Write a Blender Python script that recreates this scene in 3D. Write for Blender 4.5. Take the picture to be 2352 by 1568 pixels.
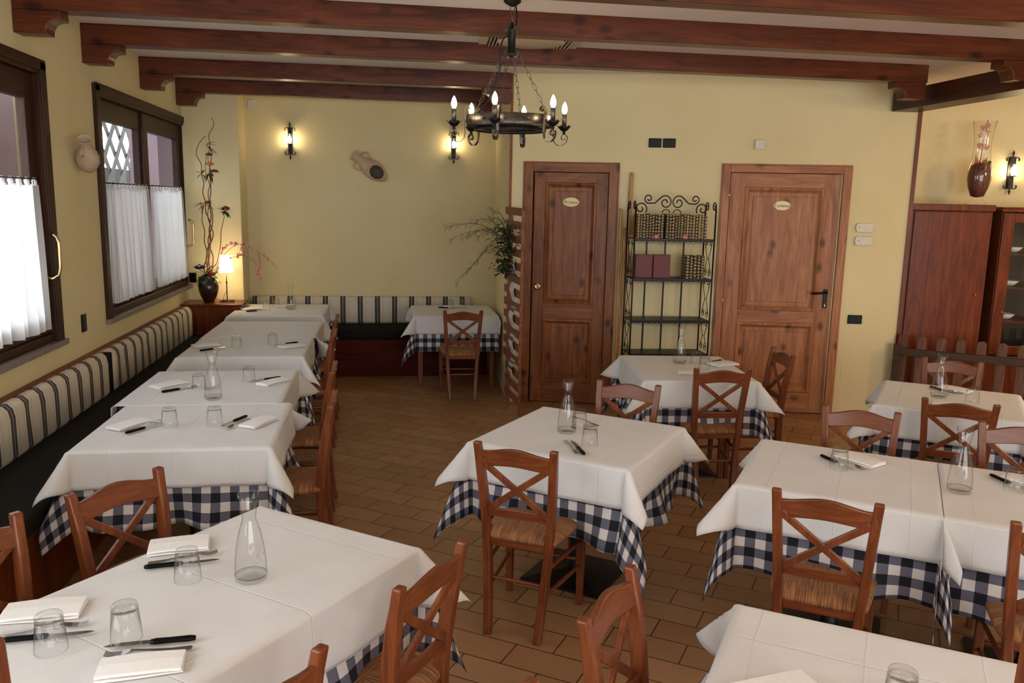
import bpy, math, random
from mathutils import Vector, Matrix
random.seed(7)
PI = math.pi
for o in list(bpy.data.objects):
    bpy.data.objects.remove(o)
scene = bpy.context.scene
COL = scene.collection

# ------------------------------------------------------------------ camera
yaw, pitch, roll = .1515, .1686, -.0211
fwd = Vector((math.sin(yaw)*math.cos(pitch), math.cos(yaw)*math.cos(pitch), -math.sin(pitch)))
rt0 = Vector((math.cos(yaw), -math.sin(yaw), 0))
dn0 = fwd.cross(rt0)
rt = rt0*math.cos(roll) + dn0*math.sin(roll)
dn = -rt0*math.sin(roll) + dn0*math.cos(roll)
cd = bpy.data.cameras.new('camera')
cd.sensor_width = 36; cd.lens = 1882.6/2352*36; cd.clip_start = .05; cd.clip_end = 200
cam = bpy.data.objects.new('camera', cd); COL.objects.link(cam)
M = Matrix((rt, -dn, -fwd)).transposed().to_4x4()
M.translation = Vector((0, 0, 1.87))
cam.matrix_world = M
scene.camera = cam

# ------------------------------------------------------------------ world, lights, exposure
w = bpy.data.worlds.new('daylight'); scene.world = w; w.use_nodes = True
bg = w.node_tree.nodes['Background']
bg.inputs[0].default_value = (.90, .95, 1.0, 1); bg.inputs[1].default_value = 5.0
vs = scene.view_settings
vs.view_transform = 'Standard'; vs.look = 'None'; vs.gamma = 1; vs.use_curve_mapping = False
vs.exposure = .28

def portal(name, loc, size, target_dir):
    l = bpy.data.lights.new(name, 'AREA'); l.shape = 'RECTANGLE'; l.size, l.size_y = size
    l.cycles.is_portal = True
    o = bpy.data.objects.new(name, l); COL.objects.link(o); o.location = loc
    o.rotation_euler = Vector(target_dir).to_track_quat('-Z', 'Y').to_euler()
def point(name, loc, watts, color, radius):
    l = bpy.data.lights.new(name, 'POINT'); l.energy = watts; l.color = color; l.shadow_soft_size = radius
    o = bpy.data.objects.new(name, l); COL.objects.link(o); o.location = loc
portal('window_daylight', (-2.16, 7.65, 1.8), (2.5, 1.6), (1, 0, 0))
portal('window_daylight', (-2.16, 4.15, 1.8), (2.5, 1.6), (1, 0, 0))
portal('window_daylight', (-2.16, .65, 1.8), (2.5, 1.6), (1, 0, 0))
portal('glazed_door_daylight', (2.2, -3.05, 1.4), (6.0, 2.4), (0, 1, 0))
WARM = (1.0, .72, .42)
point('room_lamp', (4.6, -.6, 2.35), 45, WARM, .25)
point('room_lamp', (1.2, -1.2, 2.35), 25, WARM, .25)
point('room_lamp', (6.2, 4.2, 2.45), 50, WARM, .15)

# ------------------------------------------------------------------ materials
MATS = {}
def lin(c):
    return tuple(((x/255)/12.92 if x/255 <= .04045 else ((x/255+.055)/1.055)**2.4) for x in c)
def newmat(name):
    m = bpy.data.materials.new(name); m.use_nodes = True
    MATS[name] = m
    nt = m.node_tree
    return m, nt, nt.nodes['Principled BSDF']
def N(nt, t, **kw):
    n = nt.nodes.new(t)
    for k, v in kw.items():
        setattr(n, k, v)
    return n
def coords(nt, kind='Object', scale=(1, 1, 1), rot=(0, 0, 0)):
    tc = N(nt, 'ShaderNodeTexCoord'); mp = N(nt, 'ShaderNodeMapping')
    nt.links.new(tc.outputs[kind], mp.inputs[0])
    mp.inputs['Scale'].default_value = scale; mp.inputs['Rotation'].default_value = rot
    return mp.outputs[0]
def ramp(nt, fac, stops, interp='LINEAR'):
    r = N(nt, 'ShaderNodeValToRGB'); r.color_ramp.interpolation = interp
    e = r.color_ramp.elements
    while len(e) < len(stops): e.new(.5)
    for i, (p, c) in enumerate(stops):
        e[i].position = p; e[i].color = (*c, 1)
    nt.links.new(fac, r.inputs[0]); return r.outputs[0]
def noise(nt, vec, scale, detail=3, rough=.5, dist=0):
    n = N(nt, 'ShaderNodeTexNoise'); n.inputs['Scale'].default_value = scale
    n.inputs['Detail'].default_value = detail; n.inputs['Roughness'].default_value = rough
    n.inputs['Distortion'].default_value = dist
    nt.links.new(vec, n.inputs['Vector']); return n.outputs[0]
def bump(nt, bs, height, strength=.3, dist=.01, prev=None):
    b = N(nt, 'ShaderNodeBump'); b.inputs['Strength'].default_value = strength
    b.inputs['Distance'].default_value = dist
    nt.links.new(height, b.inputs['Height'])
    if prev: nt.links.new(prev, b.inputs['Normal'])
    nt.links.new(b.outputs[0], bs.inputs['Normal']); return b.outputs[0]
def math_(nt, op, a, b=None, c=None):
    n = N(nt, 'ShaderNodeMath', operation=op)
    for i, v in enumerate((a, b, c)):
        if v is None: continue
        if isinstance(v, (int, float)): n.inputs[i].default_value = v
        else: nt.links.new(v, n.inputs[i])
    return n.outputs[0]
def mixc(nt, fac, a, b):
    n = N(nt, 'ShaderNodeMix', data_type='RGBA')
    for i, v in ((0, fac), (6, a), (7, b)):
        if isinstance(v, (int, float)): n.inputs[i].default_value = v
        elif isinstance(v, tuple): n.inputs[i].default_value = (*v, 1)
        else: nt.links.new(v, n.inputs[i])
    return n.outputs[2]
def plain(name, rgb, rough=.6, metal=0, var=.12, vscale=20, bmp=0, bscale=80, spec=None, coat=0):
    m, nt, bs = newmat(name)
    c = lin(rgb); v = coords(nt)
    nf = noise(nt, v, vscale)
    nt.links.new(ramp(nt, nf, [(.3, tuple(x*(1-var) for x in c)), (.7, tuple(min(1, x*(1+var)) for x in c))]), bs.inputs['Base Color'])
    bs.inputs['Roughness'].default_value = rough; bs.inputs['Metallic'].default_value = metal
    if spec is not None: bs.inputs['Specular IOR Level'].default_value = spec
    if coat: bs.inputs['Coat Weight'].default_value = coat
    if bmp: bump(nt, bs, noise(nt, v, bscale, 4), bmp, .004)
    return m
def wood(name, dark, mid, light, axis=2, rough=.38, grain=14, knots=0, coat=.15, streak=9, spec=.32):
    m, nt, bs = newmat(name)
    sc = [grain]*3; sc[axis] = grain/streak
    v = coords(nt, 'Object', tuple(sc))
    n1 = noise(nt, v, 1.6, 5, .6, 1.2)
    sc2 = [grain*9]*3; sc2[axis] = grain*.5
    n2 = noise(nt, coords(nt, 'Object', tuple(sc2)), 1, 2)
    f = math_(nt, 'ADD', math_(nt, 'MULTIPLY', n1, .75), math_(nt, 'MULTIPLY', n2, .25))
    col = ramp(nt, f, [(.32, lin(dark)), (.5, lin(mid)), (.68, lin(light))])
    if knots:
        sk = [6.5]*3; sk[axis] = 4.0
        vo = N(nt, 'ShaderNodeTexVoronoi'); vo.inputs['Scale'].default_value = 1
        vo.inputs['Randomness'].default_value = 1
        nt.links.new(coords(nt, 'Object', tuple(sk)), vo.inputs['Vector'])
        k = ramp(nt, vo.outputs['Distance'], [(.08, (1, 1, 1)), (.24, (0, 0, 0))])
        col = mixc(nt, math_(nt, 'MULTIPLY', k, knots), col, tuple(x*.35 for x in lin(dark)))
    nt.links.new(col, bs.inputs['Base Color'])
    bs.inputs['Roughness'].default_value = rough; bs.inputs['Coat Weight'].default_value = coat*.5
    bs.inputs['Specular IOR Level'].default_value = spec
    bs.inputs['Coat Roughness'].default_value = .25
    bump(nt, bs, n2, .12, .002)
    return m
def emit(name, rgb, strength):
    m, nt, bs = newmat(name)
    bs.inputs['Base Color'].default_value = (*rgb, 1)
    bs.inputs['Emission Color'].default_value = (*rgb, 1)
    bs.inputs['Emission Strength'].default_value = strength
    return m

# plaster walls
m, nt, bs = newmat('yellow_plaster'); v = coords(nt)
nt.links.new(ramp(nt, noise(nt, v, 1.3, 4), [(.3, lin((214, 199, 152))), (.7, lin((222, 208, 164)))]), bs.inputs['Base Color'])
bs.inputs['Roughness'].default_value = .85
bump(nt, bs, noise(nt, v, 160, 4, .7), .25, .003)
plain('white_ceiling_paint', (232, 220, 210), .9, var=.03, vscale=3, bmp=.1, bscale=120)
wood('beam_wood', (60, 24, 10), (92, 42, 19), (114, 58, 29), axis=0, rough=.36, grain=9, knots=.8, coat=.2)
wood('girder_wood', (40, 16, 7), (62, 25, 11), (82, 36, 17), axis=1, rough=.4, grain=9, knots=.7)
wood('chair_wood', (88, 43, 21), (112, 58, 30), (132, 74, 41), axis=2, rough=.32, grain=16, coat=.3)
wood('chair_rail_wood', (88, 43, 21), (112, 58, 30), (132, 74, 41), axis=0, rough=.32, grain=16, coat=.3)
wood('pine_door', (126, 76, 46), (160, 104, 68), (188, 132, 92), axis=2, rough=.5, grain=9, knots=.9, coat=.05)
wood('pine_rail', (126, 76, 46), (160, 104, 68), (188, 132, 92), axis=0, rough=.5, grain=9, knots=.8, coat=.05)
wood('dark_pine_door', (90, 48, 20), (126, 72, 35), (148, 92, 50), axis=2, rough=.42, grain=9, knots=.9, coat=.1)
wood('dark_pine_rail', (90, 48, 20), (126, 72, 35), (148, 92, 50), axis=0, rough=.42, grain=9, knots=.6)
wood('window_wood', (38, 20, 10), (54, 29, 15), (70, 40, 22), axis=2, rough=.5, grain=12, coat=.1, spec=.2)
wood('window_rail_wood', (38, 20, 10), (54, 29, 15), (70, 40, 22), axis=1, rough=.5, grain=12, coat=.1, spec=.2)
wood('mahogany', (74, 30, 10), (104, 45, 16), (124, 60, 24), axis=2, rough=.3, grain=12, coat=.2, spec=.25)
wood('bench_wood', (58, 16, 8), (76, 24, 11), (92, 32, 15), axis=0, rough=.6, grain=10, coat=0, spec=.1)
wood('trellis_wood', (100, 56, 36), (132, 80, 54), (156, 102, 72), axis=1, rough=.6, grain=14, coat=0)
wood('fence_wood', (72, 44, 32), (100, 66, 48), (122, 86, 66), axis=2, rough=.65, grain=14, coat=0)
wood('fence_rail_wood', (46, 32, 18), (64, 46, 26), (80, 60, 38), axis=0, rough=.65, grain=14, coat=0)
wood('bamboo_cane', (150, 106, 58), (182, 138, 84), (200, 160, 106), axis=2, rough=.45, grain=18)
plain('black_iron', (17, 15, 14), .42, metal=.0, spec=.3, var=.3, bmp=.1, bscale=120)
plain('wrought_iron', (104, 96, 88), .38, metal=.85, var=.35, vscale=40, bmp=.15, bscale=90)
plain('black_plastic', (6, 6, 6), .25, spec=.15)
plain('white_plastic', (206, 198, 178), .4, var=.04)
plain('brass', (214, 190, 140), .22, metal=1, var=.05)
plain('steel', (190, 188, 184), .2, metal=1, var=.05)
plain('dark_table_paint', (18, 15, 13), .45, var=.2)
plain('table_wood', (96, 52, 28), .4, var=.2)
plain('black_seat_fabric', (34, 32, 28), .95, spec=.1, var=.35, vscale=180, bmp=.5, bscale=400)
plain('granite', (128, 118, 108), .5, var=.6, vscale=160)
plain('amphora_clay', (188, 164, 138), .8, var=.1, vscale=14, bmp=.3, bscale=60)
plain('amphora_mosaic', (58, 44, 34), .6, var=.7, vscale=70)
plain('dark_glaze', (40, 27, 20), .28, var=.25, coat=.4)
plain('purple_render', (146, 124, 134), .9, var=.05, vscale=4)
plain('beige_render', (186, 164, 136), .9, var=.05, vscale=4)
plain('grey_render', (168, 176, 180), .9, var=.1, vscale=4)
plain('lattice_wood', (118, 120, 118), .8, var=.1)
plain('olive_leaf', (142, 144, 104), .55, var=.35, vscale=30)
plain('ivy_leaf', (44, 56, 30), .5, var=.4, vscale=30)
plain('silk_leaf', (44, 64, 30), .55, var=.35, vscale=40)
plain('twig_bark', (122, 72, 50), .7, var=.2, vscale=60)
plain('dark_twig', (70, 46, 30), .7, var=.2, vscale=60)
plain('red_petal', (140, 34, 28), .6, var=.3, vscale=60)
plain('orange_petal', (206, 120, 70), .6, var=.2, vscale=60)
plain('pink_petal', (224, 138, 138), .6, var=.15, vscale=60)
plain('pale_petal', (196, 196, 214), .6, var=.05, vscale=60)
plain('navy_petal', (22, 28, 60), .6, var=.2, vscale=60)
plain('burgundy_leather', (96, 34, 34), .5, var=.15, vscale=120, bmp=.2, bscale=300)
plain('page_paper', (196, 178, 140), .8, var=.05)
plain('greenish_wall_paint', (128, 120, 76), .85, var=.04)
plain('potpourri', (98, 46, 32), .7, var=.45, vscale=55, bmp=.6, bscale=60)
plain('orchid_petal', (196, 138, 124), .7, var=.2, vscale=40)
plain('coral_tissue', (206, 116, 84), .7, var=.15, vscale=25)
plain('china_white', (222, 220, 212), .2, var=.03)
plain('sign_enamel', (228, 208, 150), .35, var=.04)
plain('sign_ink', (74, 58, 26), .5, var=.05)
plain('carafe_print', (150, 100, 70), .6, var=.05)
plain('cream_vent', (214, 196, 166), .6, var=.03)
plain('vent_dark', (30, 24, 20), .8)
emit('bulb_glow', (1, .80, .50), 32)
emit('sconce_glow', (1, .78, .46), 85)
m, nt, bs = newmat('lamp_shade_fabric')
bs.inputs['Base Color'].default_value = (.9, .8, .6, 1)
bs.inputs['Emission Color'].default_value = (1, .80, .50, 1)
bs.inputs['Emission Strength'].default_value = 8.5

# white tablecloth with pressed fold lines (uv in metres)
m, nt, bs = newmat('white_linen')
tc = N(nt, 'ShaderNodeTexCoord'); sx = N(nt, 'ShaderNodeSeparateXYZ'); nt.links.new(tc.outputs['UV'], sx.inputs[0])
def crease(u, period, phase, wid):
    f = math_(nt, 'FRACT', math_(nt, 'ADD', math_(nt, 'DIVIDE', u, period), phase))
    d = math_(nt, 'ABSOLUTE', math_(nt, 'SUBTRACT', f, .5))
    return math_(nt, 'MAXIMUM', math_(nt, 'SUBTRACT', 1, math_(nt, 'DIVIDE', d, wid/period)), 0)
wob = math_(nt, 'MULTIPLY', math_(nt, 'SUBTRACT', noise(nt, tc.outputs['UV'], 3, 2), .5), .02)
uu = math_(nt, 'ADD', sx.outputs[0], wob); vv = math_(nt, 'ADD', sx.outputs[1], wob)
c1 = crease(uu, .27, .5, .005); c2 = crease(vv, .40, .0, .004)
hgt = math_(nt, 'SUBTRACT', c1, c2)
b1 = bump(nt, bs, hgt, .5, .0025)
b2 = bump(nt, bs, noise(nt, tc.outputs['UV'], 9, 3, .5, .4), .5, .006, b1)
bump(nt, bs, noise(nt, tc.outputs['UV'], 900, 1), .15, .0006, b2)
nt.links.new(ramp(nt, noise(nt, tc.outputs['UV'], 5, 2), [(.3, (.66, .65, .64)), (.7, (.70, .695, .685))]), bs.inputs['Base Color'])
bs.inputs['Roughness'].default_value = .85; bs.inputs['Sheen Weight'].default_value = .15
plain('napkin_linen', (236, 234, 231), .85, var=.02, vscale=60, bmp=.3, bscale=60)

# gingham
m, nt, bs = newmat('gingham_cotton')
tc = N(nt, 'ShaderNodeTexCoord'); sx = N(nt, 'ShaderNodeSeparateXYZ'); nt.links.new(tc.outputs['UV'], sx.inputs[0])
def half(u): return math_(nt, 'LESS_THAN', math_(nt, 'FRACT', math_(nt, 'DIVIDE', u, .084)), .5)
s = math_(nt, 'MULTIPLY', math_(nt, 'ADD', half(sx.outputs[0]), half(sx.outputs[1])), .5)
gc = ramp(nt, s, [(0, lin((214, 208, 204))), (.4, lin((98, 98, 112))), (.8, lin((16, 17, 28)))], 'CONSTANT')
nt.links.new(gc, bs.inputs['Base Color']); bs.inputs['Roughness'].default_value = .9
bump(nt, bs, noise(nt, tc.outputs['UV'], 14, 3, .5, .5), .5, .006)

# rush seat: strands run square to each edge
m, nt, bs = newmat('rush_weave')
tc = N(nt, 'ShaderNodeTexCoord'); sx = N(nt, 'ShaderNodeSeparateXYZ'); nt.links.new(tc.outputs['Object'], sx.inputs[0])
ax = math_(nt, 'ABSOLUTE', sx.outputs[0]); ay = math_(nt, 'ABSOLUTE', math_(nt, 'SUBTRACT', sx.outputs[1], .005))
sel = math_(nt, 'GREATER_THAN', ay, ax)
cx = N(nt, 'ShaderNodeCombineXYZ'); cy = N(nt, 'ShaderNodeCombineXYZ')
nt.links.new(math_(nt, 'MULTIPLY', sx.outputs[0], 26), cx.inputs[0]); nt.links.new(sx.outputs[1], cx.inputs[1]); nt.links.new(sx.outputs[2], cx.inputs[2])
nt.links.new(math_(nt, 'MULTIPLY', sx.outputs[1], 26), cy.inputs[0]); nt.links.new(sx.outputs[0], cy.inputs[1]); nt.links.new(sx.outputs[2], cy.inputs[2])
mv = N(nt, 'ShaderNodeMix', data_type='VECTOR')
nt.links.new(sel, mv.inputs[0]); nt.links.new(cy.outputs[0], mv.inputs[4]); nt.links.new(cx.outputs[0], mv.inputs[5])
nn_ = noise(nt, mv.outputs[1], 9, 3, .6)
nt.links.new(ramp(nt, nn_, [(.3, lin((84, 48, 26))), (.5, lin((148, 98, 58))), (.7, lin((190, 140, 90)))]), bs.inputs['Base Color'])
bs.inputs['Roughness'].default_value = .7
bump(nt, bs, nn_, .9, .006)

def striped(name, axis):
    m, nt, bs = newmat(name)
    tc = N(nt, 'ShaderNodeTexCoord'); sx = N(nt, 'ShaderNodeSeparateXYZ'); nt.links.new(tc.outputs['Object'], sx.inputs[0])
    f = math_(nt, 'FRACT', math_(nt, 'DIVIDE', sx.outputs[axis], .189))
    cr = lin((214, 204, 184)); dk = lin((40, 34, 36)); th = lin((160, 140, 124))
    col = ramp(nt, f, [(0, cr), (.05, th), (.062, cr), (.2, dk), (.345, cr), (.365, dk), (.51, cr), (.64, th), (.655, cr), (.70, th), (.71, cr)], 'CONSTANT')
    nz = noise(nt, tc.outputs['Object'], 250, 2)
    col = mixc(nt, math_(nt, 'MULTIPLY', nz, .25), col, (.35, .33, .3))
    nt.links.new(col, bs.inputs['Base Color']); bs.inputs['Roughness'].default_value = .9
    bump(nt, bs, noise(nt, tc.outputs['Object'], 9, 3), .4, .01)
striped('stripe_canvas_y', 1); striped('stripe_canvas_x', 0)

# floor tiles in running bond, turned to the table direction
m, nt, bs = newmat('terracotta_tile')
v = coords(nt, 'Object', rot=(0, 0, math.radians(33.5)))
br = N(nt, 'ShaderNodeTexBrick'); nt.links.new(v, br.inputs['Vector'])
br.inputs['Scale'].default_value = 1; br.inputs['Brick Width'].default_value = .33; br.inputs['Row Height'].default_value = .165
br.inputs['Mortar Size'].default_value = .0035; br.inputs['Mortar Smooth'].default_value = .2; br.inputs['Bias'].default_value = 0
br.inputs['Color1'].default_value = (*lin((176, 138, 98)), 1); br.inputs['Color2'].default_value = (*lin((158, 120, 82)), 1)
br.inputs['Mortar'].default_value = (*lin((44, 30, 20)), 1)
nz = noise(nt, v, 7, 5, .65)
col = mixc(nt, math_(nt, 'MULTIPLY', nz, .45), br.outputs[0], lin((142, 90, 60)))
nt.links.new(col, bs.inputs['Base Color'])
nt.links.new(ramp(nt, noise(nt, v, 12, 3), [(.3, (.34,)*3), (.7, (.5,)*3)]), bs.inputs['Roughness'])
hh = math_(nt, 'SUBTRACT', math_(nt, 'MULTIPLY', nz, .3), br.outputs[1])
bump(nt, bs, hh, .5, .003)

# clear thin glass
def clear_glass(name, tint, edge, gloss=1.45):
    m = bpy.data.materials.new(name); m.use_nodes = True; MATS[name] = m
    nt = m.node_tree; nt.nodes.remove(nt.nodes['Principled BSDF'])
    out = nt.nodes['Material Output']
    tr = N(nt, 'ShaderNodeBsdfTransparent'); gl = N(nt, 'ShaderNodeBsdfGlossy'); gl.inputs['Roughness'].default_value = .02
    lw = N(nt, 'ShaderNodeLayerWeight'); lw.inputs[0].default_value = .35
    c = ramp(nt, lw.outputs['Facing'], [(.55, tint), (.97, edge)])
    nt.links.new(c, tr.inputs[0])
    f4 = math_(nt, 'MULTIPLY_ADD', math_(nt, 'POWER', lw.outputs['Facing'], 4.0), gloss, .035)
    mx = N(nt, 'ShaderNodeMixShader')
    nt.links.new(f4, mx.inputs[0]); nt.links.new(tr.outputs[0], mx.inputs[1]); nt.links.new(gl.outputs[0], mx.inputs[2])
    nt.links.new(mx.outputs[0], out.inputs[0]); return m
clear_glass('tableware_glass', (.985, .987, .985), (.50, .50, .48), .60)
clear_glass('thick_glass', (.93, .935, .92), (.35, .36, .34), .9)
clear_glass('window_glass', (.97, .98, .98), (.93, .95, .95), .35)
# sheer curtain
m = bpy.data.materials.new('sheer_cotton'); m.use_nodes = True; MATS['sheer_cotton'] = m
nt = m.node_tree; nt.nodes.remove(nt.nodes['Principled BSDF']); out = nt.nodes['Material Output']
df = N(nt, 'ShaderNodeBsdfDiffuse'); tl = N(nt, 'ShaderNodeBsdfTranslucent'); tp = N(nt, 'ShaderNodeBsdfTransparent')
df.inputs[0].default_value = (.9, .89, .88, 1); tl.inputs[0].default_value = (.86, .86, .87, 1)
ma = N(nt, 'ShaderNodeMixShader'); ma.inputs[0].default_value = .6
mb_ = N(nt, 'ShaderNodeMixShader'); mb_.inputs[0].default_value = .12
nt.links.new(df.outputs[0], ma.inputs[1]); nt.links.new(tl.outputs[0], ma.inputs[2])
nt.links.new(ma.outputs[0], mb_.inputs[1]); nt.links.new(tp.outputs[0], mb_.inputs[2]); nt.links.new(mb_.outputs[0], out.inputs[0])
# gilt book spines
def spine(name, leather):
    m, nt, bs = newmat(name)
    tc = N(nt, 'ShaderNodeTexCoord'); sx = N(nt, 'ShaderNodeSeparateXYZ'); nt.links.new(tc.outputs['Object'], sx.inputs[0])
    oi = N(nt, 'ShaderNodeObjectInfo')
    f = math_(nt, 'FRACT', math_(nt, 'ADD', math_(nt, 'DIVIDE', sx.outputs[2], math_(nt, 'MULTIPLY_ADD', oi.outputs['Random'], .010, .020)), oi.outputs['Random']))
    nzz = noise(nt, tc.outputs['Object'], 160, 2)
    g = math_(nt, 'GREATER_THAN', math_(nt, 'ADD', math_(nt, 'MULTIPLY', nzz, .9), math_(nt, 'ABSOLUTE', math_(nt, 'SUBTRACT', f, .5))), .84)
    col = mixc(nt, g, mixc(nt, nzz, lin(leather), lin((30, 22, 14))), lin((186, 160, 104)))
    nt.links.new(col, bs.inputs['Base Color']); bs.inputs['Roughness'].default_value = .45
    nt.links.new(math_(nt, 'MULTIPLY', g, .5), bs.inputs['Metallic'])
spine('spine_olive', (74, 62, 36)); spine('spine_brown', (60, 38, 24)); spine('spine_tan', (150, 124, 80))
# runner cloth on the trellis
m, nt, bs = newmat('runner_stripe')
tc = N(nt, 'ShaderNodeTexCoord'); sx = N(nt, 'ShaderNodeSeparateXYZ'); nt.links.new(tc.outputs['Object'], sx.inputs[0])
f = math_(nt, 'FRACT', math_(nt, 'DIVIDE', sx.outputs[2], .26))
nt.links.new(ramp(nt, f, [(0, lin((210, 204, 192))), (.5, lin((96, 92, 92))), (.62, lin((190, 182, 170))), (.7, lin((110, 104, 104))), (.8, lin((210, 204, 192)))], 'CONSTANT'), bs.inputs['Base Color'])
bs.inputs['Roughness'].default_value = .9
m, nt, bs = newmat('frosted_white_glass')
bs.inputs['Base Color'].default_value = (.9, .9, .85, 1)

# ------------------------------------------------------------------ mesh helpers
class MB:
    def __init__(s): s.v = []; s.f = []; s.uv = None; s.sm = []
    def add(s, verts, faces, smooth=False, X=None):
        b = len(s.v)
        s.v += [tuple((X @ Vector(p)) if X else p) for p in verts]
        s.f += [tuple(b+i for i in f) for f in faces]; s.sm += [smooth]*len(faces); return s
    def box(s, x0, x1, y0, y1, z0, z1, X=None):
        v = [(x, y, z) for z in (z0, z1) for y in (y0, y1) for x in (x0, x1)]
        return s.add(v, [(0, 2, 3, 1), (4, 5, 7, 6), (0, 1, 5, 4), (2, 6, 7, 3), (0, 4, 6, 2), (1, 3, 7, 5)], False, X)
    def loft(s, rings, close=True, caps=True, smooth=False, X=None):
        n = len(rings[0]); v = [p for r in rings for p in r]; f = []
        for i in range(len(rings)-1):
            for j in range(n if close else n-1):
                a, b = i*n+j, i*n+(j+1) % n
                f.append((a, b, b+n, a+n))
        if caps and close:
            f.append(tuple(range(n))[::-1]); f.append(tuple((len(rings)-1)*n+j for j in range(n)))
        return s.add(v, f, smooth, X)
    def tube(s, pts, r, n=8, X=None, caps=True):
        pts = [Vector(p) for p in pts]
        if not isinstance(r, (list, tuple)): r = [r]*len(pts)
        rings = []; side = None
        for i, p in enumerate(pts):
            t = (pts[min(i+1, len(pts)-1)] - pts[max(i-1, 0)])
            if t.length < 1e-9: t = Vector((0, 0, 1))
            t.normalize()
            if side is None:
                side = t.orthogonal().normalized()
            else:
                side = (side - t*side.dot(t))
                side = side.normalized() if side.length > 1e-6 else t.orthogonal().normalized()
            up = t.cross(side)
            rings.append([tuple(p + side*math.cos(2*PI*k/n)*r[i] + up*math.sin(2*PI*k/n)*r[i]) for k in range(n)])
        return s.loft(rings, True, caps, True, X)
    def strip(s, pts, wdir, wd, th, X=None):
        """flat bar following pts; wdir = direction of its width"""
        pts = [Vector(p) for p in pts]; wv = Vector(wdir).normalized(); rings = []
        for i, p in enumerate(pts):
            t = (pts[min(i+1, len(pts)-1)] - pts[max(i-1, 0)]).normalized()
            nrm = t.cross(wv).normalized()
            rings.append([tuple(p + wv*a*wd/2 + nrm*b*th/2) for a, b in ((-1, -1), (1, -1), (1, 1), (-1, 1))])
        return s.loft(rings, True, True, False, X)
    def lathe(s, prof, n=32, X=None, closed=False):
        rings = [[(max(r, 1e-5)*math.cos(2*PI*k/n), max(r, 1e-5)*math.sin(2*PI*k/n), z) for k in range(n)] for r, z in prof]
        return s.loft(rings, True, not closed, True, X)
    def grid(s, nx, ny, fn, X=None, smooth=True):
        v = [fn(i/nx, j/ny) for j in range(ny+1) for i in range(nx+1)]
        f = [(j*(nx+1)+i, j*(nx+1)+i+1, (j+1)*(nx+1)+i+1, (j+1)*(nx+1)+i) for j in range(ny) for i in range(nx)]
        return s.add(v, f, smooth, X)
    def sphere(s, c, r, n=12, sc=(1, 1, 1), X=None):
        m = n//2
        rings = [[(c[0]+r*sc[0]*math.sin(PI*max(.02, min(.98, i/m)))*math.cos(2*PI*k/n), c[1]+r*sc[1]*math.sin(PI*max(.02, min(.98, i/m)))*math.sin(2*PI*k/n), c[2]-r*sc[2]*math.cos(PI*i/m)) for k in range(n)] for i in range(m+1)]
        return s.loft(rings, True, True, True, X)
    def build(s, name, mat, parent=None, bevel=0, seg=2, loc=None, rz=0):
        me = bpy.data.meshes.new(name); me.from_pydata(s.v, [], s.f)
        me.polygons.foreach_set('use_smooth', s.sm)
        me.materials.append(MATS[mat]); me.update()
        o = bpy.data.objects.new(name, me); COL.objects.link(o)
        if parent: o.parent = parent
        if loc: o.location = loc
        if rz: o.rotation_euler = (0, 0, rz)
        if bevel:
            b = o.modifiers.new('bevel', 'BEVEL'); b.width = bevel; b.segments = seg
            b.limit_method = 'ANGLE'; b.angle_limit = math.radians(40)
            b.harden_normals = False
        return o
def tag(o, label=None, cat=None, group=None, kind=None):
    if label: o['label'] = label
    if cat: o['category'] = cat
    if group: o['group'] = group
    if kind: o['kind'] = kind
    return o
def empty(name, loc=(0, 0, 0), rz=0, label=None, cat=None, group=None, kind=None):
    o = bpy.data.objects.new(name, None); COL.objects.link(o); o.empty_display_size = .1
    o.location = loc; o.rotation_euler = (0, 0, rz)
    return tag(o, label, cat, group, kind)
def copy_tree(o, parent=None):
    c = o.copy(); COL.objects.link(c); c.parent = parent
    for ch in [x for x in bpy.data.objects if x.parent == o]:
        copy_tree(ch, c)
    return c
def XF(loc=(0, 0, 0), rz=0, ry=0, rx=0, sc=1):
    return Matrix.Translation(loc) @ Matrix.Rotation(rz, 4, 'Z') @ Matrix.Rotation(ry, 4, 'Y') @ Matrix.Rotation(rx, 4, 'X') @ Matrix.Scale(sc, 4)
def lettering(name, text, size, mat, parent, X):
    cu = bpy.data.curves.new('t', 'FONT'); cu.body = text; cu.size = size; cu.extrude = .0006
    cu.align_x = 'CENTER'; cu.align_y = 'CENTER'; cu.space_character = 1.15; cu.resolution_u = 3; cu.offset = size*.012
    t = bpy.data.objects.new('t', cu); COL.objects.link(t)
    bpy.context.view_layer.update()
    me = bpy.data.meshes.new_from_object(t); bpy.data.objects.remove(t)
    me.materials.clear(); me.materials.append(MATS[mat]); me.transform(X)
    o = bpy.data.objects.new(name, me); COL.objects.link(o); o.parent = parent; return o
def spiral(c, r0, r1, a0, a1, n=26):
    return [(c[0] + (r0+(r1-r0)*i/n)*math.cos(a0+(a1-a0)*i/n), c[1] + (r0+(r1-r0)*i/n)*math.sin(a0+(a1-a0)*i/n)) for i in range(n+1)]

# ------------------------------------------------------------------ room shell
DP = Vector((1.221, 7.508, 0)); DU = Vector((.96947, -.2452, 0)); DN = Vector((-.2452, -.96947, 0))
DA = math.atan2(DU.y, DU.x)          # the door wall is turned about 14 degrees
DW = Matrix.Translation(DP) @ Matrix.Rotation(DA, 4, 'Z')    # local x = along wall, -y = into the room
def dw(u, z, off=0):
    p = DP + DU*u + DN*off; return (p.x, p.y, z)

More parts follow.
